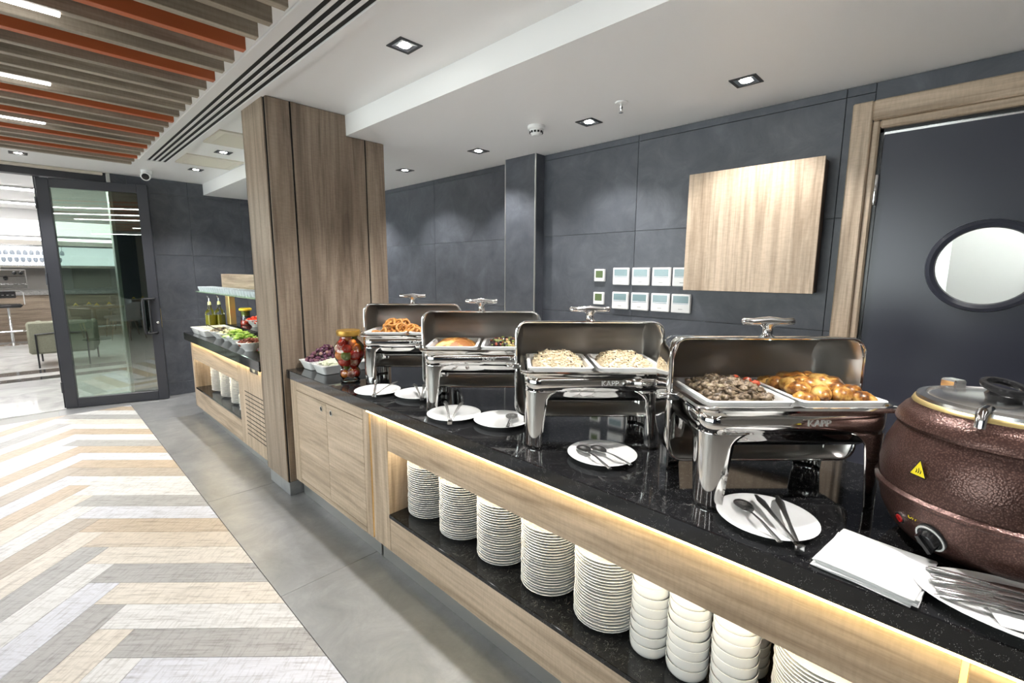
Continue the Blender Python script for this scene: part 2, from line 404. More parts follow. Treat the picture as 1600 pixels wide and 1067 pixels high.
# service door (swing door with a porthole)
oak_frame = wood('oak_frame_y', 1, *OAK)
d1 = thing('door_1', 'navy swing door with a round porthole in an oak frame', 'door'); d1['kind'] = 'structure'
Rp, py_, pz_ = .192, -.055, 1.587
bm = MB(); n = 40
ring = [(py_ + Rp * math.cos(2 * PI * i / n), pz_ + Rp * math.sin(2 * PI * i / n)) for i in range(n)]
y0, y1, z0, z1 = DY0 + .06, .372, .01, 2.236
def outer(i):
    a = 2 * PI * i / n; c_, s_ = math.cos(a), math.sin(a)
    ty = ((y1 - py_) / c_) if c_ > 1e-6 else (((y0 - py_) / c_) if c_ < -1e-6 else 1e9)
    tz = ((z1 - pz_) / s_) if s_ > 1e-6 else (((z0 - pz_) / s_) if s_ < -1e-6 else 1e9)
    t = min(ty, tz); return (py_ + c_ * t, pz_ + s_ * t)
O_ = [outer(i) for i in range(n)]
for cy, cz in ((y1, z1), (y0, z1), (y0, z0), (y1, z0)):
    j = min(range(n), key=lambda i: (O_[i][0] - cy) ** 2 + (O_[i][1] - cz) ** 2); O_[j] = (cy, cz)
V = []
for X in (XB + .03, XB + .075):
    V += [(X, a, b) for a, b in ring] + [(X, a, b) for a, b in O_]
F = []
for i in range(n):
    j = (i + 1) % n
    F += [(i, j, n + j, n + i), (2 * n + i, 3 * n + i, 3 * n + j, 2 * n + j), (i, 2 * n + i, 2 * n + j, j), (n + i, n + j, 3 * n + j, 3 * n + i)]
MB().add(V, F).build('door_leaf', door_blue, d1)
Mx = Matrix.Translation((XB + .02, py_, pz_)) @ Matrix.Rotation(PI / 2, 4, 'Y')
MB().lathe([(.172, .0), (.176, -.016), (.192, -.022), (.206, -.016), (.211, .012), (.172, .012)], 48, Mx, cap=False).build('porthole_ring', door_blue, d1, True)
MB().lathe([(.178, .016), (.178, .022)], 48, Mx).build('porthole_pane', thin_pane, d1)
for ya, yb, za, zb, nm, mt_ in ((.42, .505, 0, 2.395, 'jamb', oak_z), (DY0 - .085, DY0, 0, 2.395, 'jamb', oak_z), (DY0, .42, 2.30, 2.395, 'head', oak_frame)):
    MB().bbox(XB - .028, XB, ya, yb, za, zb, .006).build('frame_' + nm, mt_, d1)
for ya, yb, za, zb, nm, mt_ in ((.388, .422, 0, 2.302, 'jamb', oak_z), (DY0 - .002, DY0 + .032, 0, 2.302, 'jamb', oak_z), (DY0 + .032, .388, 2.262, 2.302, 'head', oak_frame)):
    MB().bbox(XB - .012, XB + .14, ya, yb, za, zb, .008).build('lining_' + nm, mt_, d1)
MB().box(XB + .02, XB + .06, .374, .388, 0, 2.262).box(XB + .02, XB + .06, DY0 + .03, .388, 2.246, 2.262).build('seal_strip', black_plastic, d1)
MB().box(XB + .028, XB + .034, y0, y1, 2.236, 2.246).build('light_gap', chrome, d1)
MB().lathe([(.009, -.075), (.011, -.07), (.011, .07), (.009, .075)], 12, Matrix.Translation((XB + .012, .382, 1.967))).build('door_hinge', chrome, d1, True)
# bright back room behind the porthole
struct('wall_kitchen', MB().box(4.6, 4.7, -1.9, 1.4, 0, 2.6).box(XB + .16, 4.6, -1.9, -1.8, 0, 2.6).box(XB + .16, 4.6, 1.3, 1.4, 0, 2.6).box(XB + .16, 4.6, -1.8, 1.3, 2.5, 2.6), white_paint, 'white walls of the kitchen passage seen through the porthole')
struct('floor_kitchen', MB().box(XB + .15, 4.6, -1.8, 1.3, -.1, 0), tile_grey, 'grey floor of the kitchen passage')
kl = thing('kitchen_fill_lamp', 'added unseen lamp lighting the kitchen passage behind the porthole', 'lamp', (3.9, -.3, 2.46))  # unseen lamp added to brighten the passage behind the porthole
MB().bbox(-.3, .3, -.3, .3, .005, .04, .004).build('housing', white_paint, kl)
MB().box(-.27, .27, -.27, .27, 0, .006).build('diffuser', emis('kitchen_fill_glow', (1, .99, .97), 22), kl)
ph = thing('wall_telephone', 'white wall telephone seen through the porthole', 'telephone', (4.59, -.33, 1.62))
MB().bbox(-.05, .01, -.05, .05, -.10, .12, .01).build('base', plastic_w, ph)
MB().tube([(-.07, -.015, -.08), (-.085, -.015, -.03), (-.085, -.015, .06), (-.07, -.015, .11)], [.024, .017, .017, .024], 10).build('handset', plastic_w, ph, True)
MB().tube([(-.07, -.015, -.09), (-.06, .0, -.2), (-.05, .03, -.26), (-.04, .05, -.2), (-.03, .04, -.1)], .008, 8).build('cord', plastic_w, ph, True)

# wall cabinet and room controllers
wc = thing('wall_cabinet', 'pale oak cupboard box hung on the dark wall beside the door', 'cabinet', (XB, 0, 0))
MB().bbox(-.105, -.001, .59, 1.285, 1.447, 2.14, .001).build('body', mat('cabinet_side', (.10, .075, .055), .5), wc)
MB().bbox(-.125, -.106, .582, 1.290, 1.443, 2.145, .0015).build('door', oak_z, wc)
def controller(y, z, lab, big=True):
    t = thing('room_controller', lab, 'thermostat', (XB, y, z), 0, 'room controllers on the dark wall')
    if big:
        MB().bbox(-.022, 0, -.066, .066, -.062, .062, .004).build('housing', plastic_w, t)
        MB().bbox(-.0235, -.02, -.052, .052, .004, .050, .001).build('display', lcd, t)
        MB().bbox(-.024, -.02, -.052, .052, -.004, .0, .0005).build('trim_line', mat('pale_blue', (.45, .53, .62), .3), t)
        MB().bbox(-.024, -.021, -.014, .014, -.040, -.036, .0005).build('button', mat('grey_print', (.4, .4, .4), .5), t)
    else:
        MB().bbox(-.02, 0, -.046, .046, -.046, .046, .003).build('housing', plastic_w, t)
        MB().bbox(-.0215, -.018, -.031, .031, -.018, .034, .001).build('display', lcd_g, t)
for i, (nm, y) in enumerate((('first', 1.806), ('second', 1.649), ('third', 1.494), ('fourth', 1.347))):
    controller(y, 1.524, f'white room controller, {nm} from the left of the large ones in the top row')
    controller(y, 1.349, f'white room controller, {nm} from the left of the large ones in the bottom row')
controller(1.990, 1.530, 'small square thermostat with green display, in the top row', False)
controller(1.992, 1.358, 'small square thermostat with green display, in the bottom row', False)

# ------------------------------------------------------------------ ceiling furniture
for i, k in enumerate(range(-14, 24)):
    yk = 1.93 + k * .1595
    o_ = k in (3, 6, 12, 15, 18, 21, -2, -6, -10, -13)
    me = MATS.get('slat_mesh_%d' % o_)
    if me is None:
        me = MB().bbox(-5.2, 0, -.019, .019, 0, .112, .0015).mesh('ceiling_slat', orange if o_ else slat_x); MATS['slat_mesh_%d' % o_] = me
    obj('ceiling_slat', me, ceiling, loc=(.77, yk - .019, ZC - .115))
MB().box(-4.45, .80, -.5 - 1.2, 5.60, ZC - .006, ZC - .001).build('slat_backing', mat('slat_backing', (.10, .085, .07), .8), ceiling)
leds = 0
for yk, nm in ((2.57, 'nearest'), (3.53, 'middle'), (4.47, 'farthest')):
    t = thing('linear_lamp', f'white linear lamp between the ceiling slats, {nm} of the three', 'lamp', (.19, yk, ZC - .115), 0, 'linear lamps in the slatted ceiling')
    MB().bbox(-2.4, 0, -.022, .022, .006, .07, .003).build('housing', white_paint, t)
    MB().bbox(-2.4, 0, -.021, .021, -.004, .006, .002).build('diffuser', led_white, t)
for xk, yk in ((.19, .66), (.19, -.62), (-1.9, -1.58)):
    t = thing('linear_lamp', 'white linear lamp in the slatted ceiling over the dining tables', 'lamp', (xk, yk, ZC - .115), 0, 'linear lamps over the dining room')
    MB().bbox(-2.4, 0, -.022, .022, .006, .07, .003).build('housing', white_paint, t)
    MB().bbox(-2.4, 0, -.021, .021, -.004, .006, .002).build('diffuser', led_white, t)
def downlight(x, y, z, lab, on=True, watts=None):
    t = thing('downlight', lab, 'downlight', (x, y, z), 0, 'square recessed downlights')
    a, b = .062, .047
    mb = MB()
    for x0, x1, y0, y1 in ((-a, a, -a, -b), (-a, a, b, a), (-a, -b, -b, b), (b, a, -b, b)): mb.box(x0, x1, y0, y1, -.004, .0)
    mb.build('frame', black_metal, t)
    mb = MB(); c_ = .03
    mb.add([(-b, -b, -.003), (b, -b, -.003), (b, b, -.003), (-b, b, -.003), (-c_, -c_, -.0008), (c_, -c_, -.0008), (c_, c_, -.0008), (-c_, c_, -.0008)],
           [(0, 1, 5, 4), (1, 2, 6, 5), (2, 3, 7, 6), (3, 0, 4, 7)])
    mb.build('reflector', chrome, t)
    MB().lathe([(.001, -.0032), (.026, -.0030), (.026, -.0012)], 20).build('lamp_face', spot_face, t)
    L = bpy.data.lights.new('downlight_beam', 'SPOT'); L.energy = watts or SPOT_W; L.spot_size = math.radians(118); L.spot_blend = .55
    L.shadow_soft_size = .03; L.color = (1, .975, .945)
    lo = bpy.data.objects.new('downlight_beam', L); COL.objects.link(lo); lo.parent = t; lo.location = (0, 0, -.012)
downlight(1.371, 2.051, ZC, 'square black downlight in the upper ceiling before the wood column')
downlight(1.371, .85, ZC, 'square black downlight in the upper ceiling above the tureen end of the buffet')
downlight(1.371, -.4, ZC, 'square black downlight in the upper ceiling over the near end of the buffet')
downlight(1.368, 5.003, ZC, 'square black downlight between the two air grilles')
downlight(1.379, 6.057, ZC, 'square black downlight beyond the air grilles')
downlight(.062, 6.44, ZC, 'square black downlight in front of the bar entrance')
for y, nm in ((.882, 'nearest'), (1.81, 'second'), (2.848, 'third'), (3.872, 'fourth')):
    downlight(2.557, y, ZL, f'square black downlight over the serving aisle, {nm} of the four from the door', watts=SPOT_W * .52)
downlight(2.557, 5.2, ZL, 'square black downlight over the aisle hidden past the column')
# linear slot diffuser
sd = thing('slot_diffuser', 'long linear air diffuser with four black slots in the white ceiling', 'air diffuser', (0, 0, ZC))
MB().box(.925, 1.085, -3.5, 5.85, -.004, -.001).build('backing', dark, sd)
MB().bbox(.868, .930, -3.5, 5.86, -.012, -.001, .002).build('edge_bar', white_paint, sd)
x_ = .930
for i in range(3):
    x_ += .0245; MB().bbox(x_, x_ + .0172, -3.5, 5.85, -.009, -.004, .001).build('blade', white_paint, sd); x_ += .0172
MB().bbox(1.080, 1.125, -3.5, 5.86, -.012, -.001, .002).build('edge_bar', white_paint, sd)
MB().box(.925, 1.082, 5.85, 5.90, -.012, -.001).build('end_cap', white_paint, sd)
def grille(x0, x1, y0, y1, lab):
    t = thing('air_grille', lab, 'air grille', (0, 0, ZC), 0, 'air grilles behind the column')
    mb = MB(); f_ = .05
    for a in ((x0, x1, y0, y0 + f_), (x0, x1, y1 - f_, y1), (x0, x0 + f_, y0 + f_, y1 - f_), (x1 - f_, x1, y0 + f_, y1 - f_)): mb.box(*a, -.012, 0)
    cream = mat('cream_grille', (.66, .62, .54), .5)
    mb.build('frame', cream, t)
    MB().box(x0 + f_, x1 - f_, y0 + f_, y1 - f_, -.003, -.001).build('backing', mat('grille_back', (.06, .055, .05), .8), t)
    k = 14; st = (y1 - y0 - 2 * f_) / k
    me = MB().add([(x0 + f_, 0, -.002), (x1 - f_, 0, -.002), (x1 - f_, st * .62, -.011), (x0 + f_, st * .62, -.011)], [(0, 1, 2, 3)]).mesh('louvre', cream)
    for i in range(k):
        o = obj('louvre', me, t, loc=(0, y0 + f_ + (i + .2) * st, 0))
        solidify(o, .002)
grille(1.14, 1.62, 4.22, 4.70, 'cream ceiling air grille half hidden by the column')
grille(1.14, 1.62, 5.28, 5.76, 'cream ceiling air grille in full view beyond the column')
dc = thing('dome_camera', 'white ceiling security camera with a black lens above the door', 'camera', (1.02, 6.50, ZC))
MB().lathe([(.05, 0), (.052, -.02), (.045, -.045)], 24).build('base', plastic_w, dc, True)
Mc = Matrix.Translation((-.012, -.03, -.062)) @ Matrix.Rotation(math.radians(112), 4, Vector((1, -.35, 0)))
MB().lathe([(.036, -.03), (.044, -.02), (.045, .035), (.040, .042)], 24, Mc).build('body', plastic_w, dc, True)
MB().lathe([(.034, .0425), (.030, .047), (.001, .050)], 24, Mc).build('lens', black_plastic, dc, True)
sm = thing('smoke_detector', 'white round smoke detector on the lower ceiling', 'smoke detector', (2.394, 2.106, ZL))
MB().lathe([(.055, 0), (.056, -.016), (.050, -.024)], 28).build('base', plastic_w, sm, True)
MB().lathe([(.044, -.024), (.042, -.042), (.026, -.060), (.001, -.063)], 28).build('dome', plastic_w, sm, True)
mb = MB()
for k in range(12):
    a = 2 * PI * k / 12; mb.box(.036, .0445, -.007, .007, -.046, -.034, Matrix.Rotation(a, 4, 'Z'))
mb.build('vent_slots', black_plastic, sm)
sp = thing('sprinkler', 'small white sprinkler head on the lower ceiling', 'sprinkler', (2.397, 1.482, ZL))
MB().lathe([(.036, 0), (.034, -.006), (.02, -.010)], 24).build('rosette', plastic_w, sp, True)
MB().lathe([(.009, -.010), (.009, -.03), (.006, -.034), (.006, -.05), (.012, -.052), (.012, -.055)], 14).build('nozzle', chrome, sp, True)

# ================================================================== COLUMN
co = thing('column', 'oak-clad square column with black shadow gaps between buffet counters', 'column', (0, 0, 0))
co['kind'] = 'structure'
CX0, CX1, CY0, CY1 = 1.112, 1.942, 3.215, 3.61
MB().box(CX0 + .008, 1.648, CY0 + .008, CY1 - .008, .10, ZC).box(1.648, CX1 - .008, CY0 + .008, CY1 - .008, .10, ZL).build('core', dark, co)
MB().bbox(CX0, CX0 + .008, CY0 + .010, CY1, .105, ZC - .004, .001).build('panel', col_z, co)
MB().bbox(1.128, 1.272, CY0, CY0 + .008, .105, ZC - .004, .001).build('panel', col_z, co)
bmx = MB().prism([(1.284, .105), (1.786, .105), (1.786, ZL - .003), (1.650, ZL - .003), (1.648, ZC - .004), (1.284, ZC - .004)], 0, .008, Matrix(((1, 0, 0, 0), (0, 0, 1, CY0), (0, 1, 0, 0), (0, 0, 0, 1))))
bmx.build('panel', col_z, co)
MB().bbox(1.798, CX1, CY0, CY0 + .008, .105, ZL - .003, .001).build('panel', col_z, co)
MB().bbox(CX1 - .008, CX1, CY0 + .01, CY1, .105, ZL - .003, .001).build('panel', col_z, co)
MB().bbox(CX0, CX1, CY1 - .008, CY1, .105, ZL - .003, .001).build('panel', col_z, co)
MB().bbox(CX0 + .012, CX1 - .012, CY0 + .012, CY1 - .012, 0, .105, .002).build('plinth', tile_grey, co)

# ================================================================== BUFFET COUNTER
XE, XW, XK = 1.143, 1.165, 1.210
wt = MB().bbox(XE, 1.94, -1.2, 3.205, .842, .90, .003).build('worktop', granite, label='black speckled granite worktop of the front buffet counter', cat='worktop')
def niche_unit(t, ya, yb, za, zb, xdepth):
    """ya>yb. side panels, back and lining of an open niche"""
    MB().box(XW + .018, xdepth, ya, ya + .018, za - .02, zb + .02).build('niche_side', oak_z, t)
    MB().box(XW + .018, xdepth, yb - .018, yb, za - .02, zb + .02).build('niche_side', oak_z, t)
    MB().box(xdepth, xdepth + .015, yb - .018, ya + .018, za - .02, zb + .02).build('niche_back', oak_y, t)
    MB().box(XW + .018, xdepth, yb, ya, zb + .02, zb + .035).build('niche_ceiling', oak_y, t)
# closed two-door cupboard
cu = thing('buffet_cupboard', 'pale oak two-door cupboard beside the column under the granite top', 'cabinet', (0, 0, 0))
MB().box(XW + .02, 1.90, 2.16, 3.205, .12, .84).build('body', mat('carcass', (.25, .20, .15), .6), cu)
MB().bbox(XW, XW + .019, 3.115, 3.205, .12, .838, .0012).build('side_stile', oak_z, cu)
MB().bbox(XW, XW + .019, 2.232, 3.112, .772, .838, .0012).build('top_rail', oak_y, cu)
for a, b, hy in ((2.674, 3.112, 2.737), (2.232, 2.671, 2.608)):
    d = MB().bbox(XW, XW + .019, a, b, .155, .769, .0012).build('door', oak_y, cu)
    Mh = Matrix.Translation((XW - .001, hy, .723)) @ Matrix.Rotation(-PI / 2, 4, 'Y')
    MB().lathe([(.017, -.002), (.017, .002), (.013, .002)], 20, Mh, cap=False).build('finger_ring', kick, d, True)
    MB().lathe([(.0145, .0015), (.001, .0018)], 20, Mh).build('finger_hole', dark, d)
MB().bbox(XW, XW + .019, 2.232, 3.112, .122, .152, .0012).build('bottom_rail', oak_y, cu)
MB().bbox(XW, XW + .019, 2.163, 2.229, .122, .838, .0012).build('end_stile', oak_z, cu)
MB().bbox(XK, XK + .01, 2.165, 3.205, .0, .119, .001).build('kick_plate', kick, cu)
# open plate-shelf unit
NY0, NY1, NZ0, NZ1, NX = 1.99, .02, .325, .665, 1.66
ps = thing('plate_shelf_unit', 'pale oak buffet unit with a lit open shelf full of crockery', 'cabinet', (0, 0, 0))
MB().bbox(XW, XW + .019, NY0, 2.148, .122, .838, .0012).build('end_stile', oak_z, ps)
MB().bbox(XW, XW + .019, NY1 - .09, NY0 - .003, NZ1, .838, .0012).build('top_rail', oak_y, ps)
MB().bbox(XW, XW + .019, NY1 - .09, NY0 - .003, .122, .303, .0012).build('bottom_rail', oak_y, ps)
MB().bbox(XW, XW + .019, NY1 - .09, NY1, .306, NZ1 - .003, .0012).build('end_stile', oak_z, ps)
niche_unit(ps, NY0, NY1, NZ0, NZ1, NX)
MB().bbox(XW - .004, NX, NY1, NY0, .305, .325, .002).build('shelf', granite, ps)
MB().bbox(XK, XK + .01, -.07, 2.145, 0, .119, .001).build('kick_plate', kick, ps)
MB().box(XW + .022, XW + .034, NY1 + .02, NY0 - .02, NZ1 + .002, NZ1 + .008).build('led_strip', led_niche, ps)
MB().box(XW + .008, XW + .016, 2.1495, 2.1585, .13, .83).build('led_gap_strip', emis('led_gap', (1, .72, .22), 1.2), ps)
eu = thing('buffet_end_unit', 'pale oak closed panel unit at the near end of the buffet', 'cabinet', (0, 0, 0))
MB().bbox(XW, XW + .019, -1.2, -.082, .122, .838, .0012).build('front_panel', oak_y, eu)
MB().box(XW + .02, 1.90, -1.2, -.09, .12, .84).build('body', MATS['carcass'], eu)
MB().box(XW + .008, XW + .016, -.081, -.071, .13, .83).build('led_gap_strip', MATS['led_gap'], eu)
MB().bbox(XK, XK + .01, -1.2, -.073, 0, .119, .001).build('kick_plate', kick, eu)
MB().box(XW - .0205, XW - .0155, -1.15, 2.15, .838, .8415).build('worktop_led_strip', led_warm, label='warm strip light under the front edge of the granite worktop', cat='strip light')

# ------------------------------------------------------------------ crockery
def plate_mesh(r, n=28, h=.021):
    return MB().lathe([(r * .55, 0), (r * .58, .003), (r * .80, .010), (r * .985, h - .002), (r, h), (r * .985, h + .001), (r * .80, .013), (r * .58, .0065), (.001, .006)], n).mesh('plate', ceramic, True, 50)
dinner = plate_mesh(.115)
for si, (px, py, cnt, nm) in enumerate(((1.335, 1.868, 24, 'first'), (1.333, 1.602, 24, 'second'), (1.333, 1.337, 24, 'third'), (1.333, 1.075, 24, 'fourth'), (1.333, .812, 24, 'fifth'), (1.335, .158, 24, 'sixth'))):
    lab = f'white dinner plate in the {nm} tall plate stack counted from the column' if nm != 'sixth' else 'white dinner plate in the stack to the right of the bowls'
    for k in range(cnt):
        obj('dinner_plate', dinner, None, lab, 'plate', f'dinner plates in the {nm} stack', None, (px + random.uniform(-.0016, .0016), py + random.uniform(-.0016, .0016), NZ0 + .001 + k * .0110), random.uniform(0, 6))
bowl_me = MB().lathe([(.040, 0), (.052, .004), (.0595, .013), (.0622, .024), (.0632, .048), (.0612, .048), (.0602, .026), (.055, .014), (.042, .008), (.001, .006)], 28).mesh('bowl', ceramic, True, 50)
bowl_top = MB().lathe([(.040, 0), (.052, .004), (.0595, .013), (.0622, .024), (.0632, .048), (.0612, .048), (.0602, .026), (.055, .014), (.042, .008), (.001, .006)], 36).mesh('bowl', ceramic, True, 50)
for nm, bx, by, cnt in (('left', 1.305, .628, 8), ('middle', 1.305, .500, 8), ('right', 1.305, .366, 8), ('back', 1.45, .372, 8)):
    lab = {'left': 'white soup bowl in the bowl stack next to the plates', 'middle': 'white soup bowl in the middle bowl stack', 'right': 'white soup bowl in the right front bowl stack', 'back': 'white soup bowl in the bowl stack behind the others'}[nm]
    for k in range(cnt):
        obj('soup_bowl', bowl_me, None, lab, 'bowl', f'soup bowls in the {nm} stack', None, (bx + random.uniform(-.0015, .0015), by + random.uniform(-.0015, .0015), NZ0 + .001 + k * .0335), random.uniform(0, 6))

# serving plates and their utensils
ZT = .9005
serve = plate_mesh(.122, 44, .018)
for lab, x, y in (('white plate with tongs, in front of the onion-ring chafing dish', 1.262, 2.232), ('white plate with tongs, between the first two chafing dishes', 1.378, 2.020), ('white plate with open tongs, in front of the mash chafing dish', 1.288, 1.610), ('white plate with one ladle spoon, beside the pilaf chafing dish leg', 1.380, 1.395), ('white plate with two spoons, in front of the pilaf chafing dish', 1.360, .868), ('white plate with a spoon and tongs, in front of the meat chafing dish', 1.297, .316)):
    obj('serving_plate', serve, None, lab, 'plate', 'serving plates on the buffet', None, (x, y, ZT))
def spoon(a, b, z, lab, tilt=.012, big=1.0):
    """head centre a, handle end b"""
    A, B = Vector((*a, 0)), Vector((*b, 0)); L_ = (B - A).length; ang = math.atan2((B - A).y, (B - A).x)
    t = thing('serving_spoon', lab, 'spoon', (a[0], a[1], z), ang, 'serving spoons on plates')
    bw = .024 * big; V = []; F = []
    nr, na = 5, 16
    for r_ in range(nr + 1):
        q = r_ / nr
        for i in range(na):
            an = 2 * PI * i / na
            V.append((q * .036 * big * math.cos(an), q * bw * math.sin(an) * (1 - .15 * math.cos(an)), -.009 * (1 - q * q) + .011))
    F = [(r_ * na + i, r_ * na + (i + 1) % na, (r_ + 1) * na + (i + 1) % na, (r_ + 1) * na + i) for r_ in range(nr) for i in range(na)]
    h = MB().add(V, F).build('bowl', cutlery, t, True); solidify(h, .0012)
    MB().tube([(.033 * big, 0, .011), (.05, 0, .015), (L_ * .5, 0, .018), (L_, 0, .016)], [.0042, .0035, .0042, .0075], 8, flat=.32).build('handle', cutlery, t, True)
def tongs(bend, t1, t2, z, lab, z2=.02):
    B = Vector((*bend, 0))
    t = thing('serving_tongs', lab, 'tongs', (bend[0], bend[1], z), 0, 'serving tongs on plates')
    for tp in (t1, t2):
        d = Vector((*tp, 0)) - B; ln = d.length; u = d.normalized(); s_ = u.cross(Vector((0, 0, 1)))
        pts = [u * (.004 + ln * q) + Vector((0, 0, .010 + z2 * math.sin(q * PI * .5))) for q in (0, .15, .4, .65, .85, 1.0)]
        MB().tube([tuple(p) for p in pts], [.006, .0055, .005, .007, .011, .004], 8, flat=.18).build('arm', cutlery, t, True)
    d = (Vector((*t1, 0)) + Vector((*t2, 0))) / 2 - B; ang = math.atan2(d.y, d.x)
    MB().bbox(-.008, .012, -.011, .011, .001, .019, .003).build('spring_bend', chrome, t, rotz=ang)
spoon((1.332, .925), (1.239, .758), .912, 'left of the two spoons on the plate before the pilaf')
spoon((1.369, .887), (1.313, .725), .912, 'right of the two spoons on the plate before the pilaf')
spoon((1.300, .372), (1.165, .250), .912, 'serving spoon on the plate before the meat dish')
spoon((1.423, 1.375), (1.300, 1.280), .912, 'round ladle spoon on the plate beside the pilaf chafing dish', big=1.15)
tongs((1.188, .215), (1.366, .362), (1.402, .318), .910, 'long steel tongs on the plate before the meat dish', .012)
tongs((1.182, 1.505), (1.286, 1.672), (1.330, 1.600), .910, 'open wire tongs on the plate before the mash dish', .04)
tongs((1.180, 2.125), (1.296, 2.300), (1.350, 2.180), .910, 'black-armed tongs on the plate before the onion rings', .035)
tongs((1.320, 1.905), (1.400, 2.090), (1.440, 2.050), .910, 'small tongs on the plate between the first two chafing dishes', .03)
# napkins
ang0 = math.radians(-6)
for k in range(7):
    mb = MB(); nx, ny = 8, 8; V = []; a_, b_ = .098, .088
    rnd = random.Random(40 + k)
    for i in range(nx + 1):
        for j in range(ny + 1):
            x, y = (i / nx - .5) * 2 * a_, (j / ny - .5) * 2 * b_
            V.append((x, y, .0012 * math.sin(x * 40 + k) * math.cos(y * 33 + 2 * k) + .0008 * rnd.random()))
    F = [(i * (ny + 1) + j, (i + 1) * (ny + 1) + j, (i + 1) * (ny + 1) + j + 1, i * (ny + 1) + j + 1) for i in range(nx) for j in range(ny)]
    o = mb.add(V, F).build('paper_napkin', napkin_m, None, True, label='white folded paper napkin in the pile before the tureen', cat='napkin', group='paper napkins in the pile', loc=(1.252 + rnd.uniform(-.006, .006), .083 + rnd.uniform(-.006, .006), .9035 + k * .0024), rotz=ang0 + rnd.uniform(-.05, .05))
    solidify(o, .0016, 0)
# oval platter with cutlery
MB().lathe([(.55, 0), (.6, .004), (.82, .012), (1, .022), (.985, .024), (.80, .016), (.58, .0075), (.001, .007)], 48, Matrix.Diagonal((.108, .175, 1, 1))).build('oval_platter', ceramic, None, True, 50, label='white oval platter holding cutlery at the near end of the worktop', cat='platter', loc=(1.252, -.158, ZT), rotz=math.radians(6))
o = MB().bbox(-.045, .045, -.07, .07, 0, .002, .0005).build('paper_napkin', napkin_m, None, label='white napkin under the cutlery on the oval platter', cat='napkin', loc=(1.235, -.165, .9145), rotz=.3)
kn = None
for k in range(14):
    a = (1.290 - k * .0085 + random.uniform(-.004, .004), -.005 - .0015 * k + random.uniform(-.008, .008)); zz = .922 + (k % 3) * .0045
    ang = math.radians(-78 + k * 1.0 + random.uniform(-5, 5))
    if kn is None:
        kn = thing('table_knife', 'steel table knife in the bundle on the oval platter', 'cutlery', (*a, zz), ang, 'cutlery on the oval platter')
        MB().tube([(0, 0, 0), (.01, 0, 0), (.05, 0, .001), (.095, 0, 0)], [.003, .0062, .0052, .0035], 8, flat=.55).build('handle', cutlery, kn, True)
        MB().tube([(.094, 0, 0), (.11, 0, 0), (.17, 0, 0), (.195, .004, 0)], [.003, .008, .0085, .002], 8, flat=.12).build('blade', cutlery, kn, True)
    else: copy_tree(kn, (*a, zz), ang)

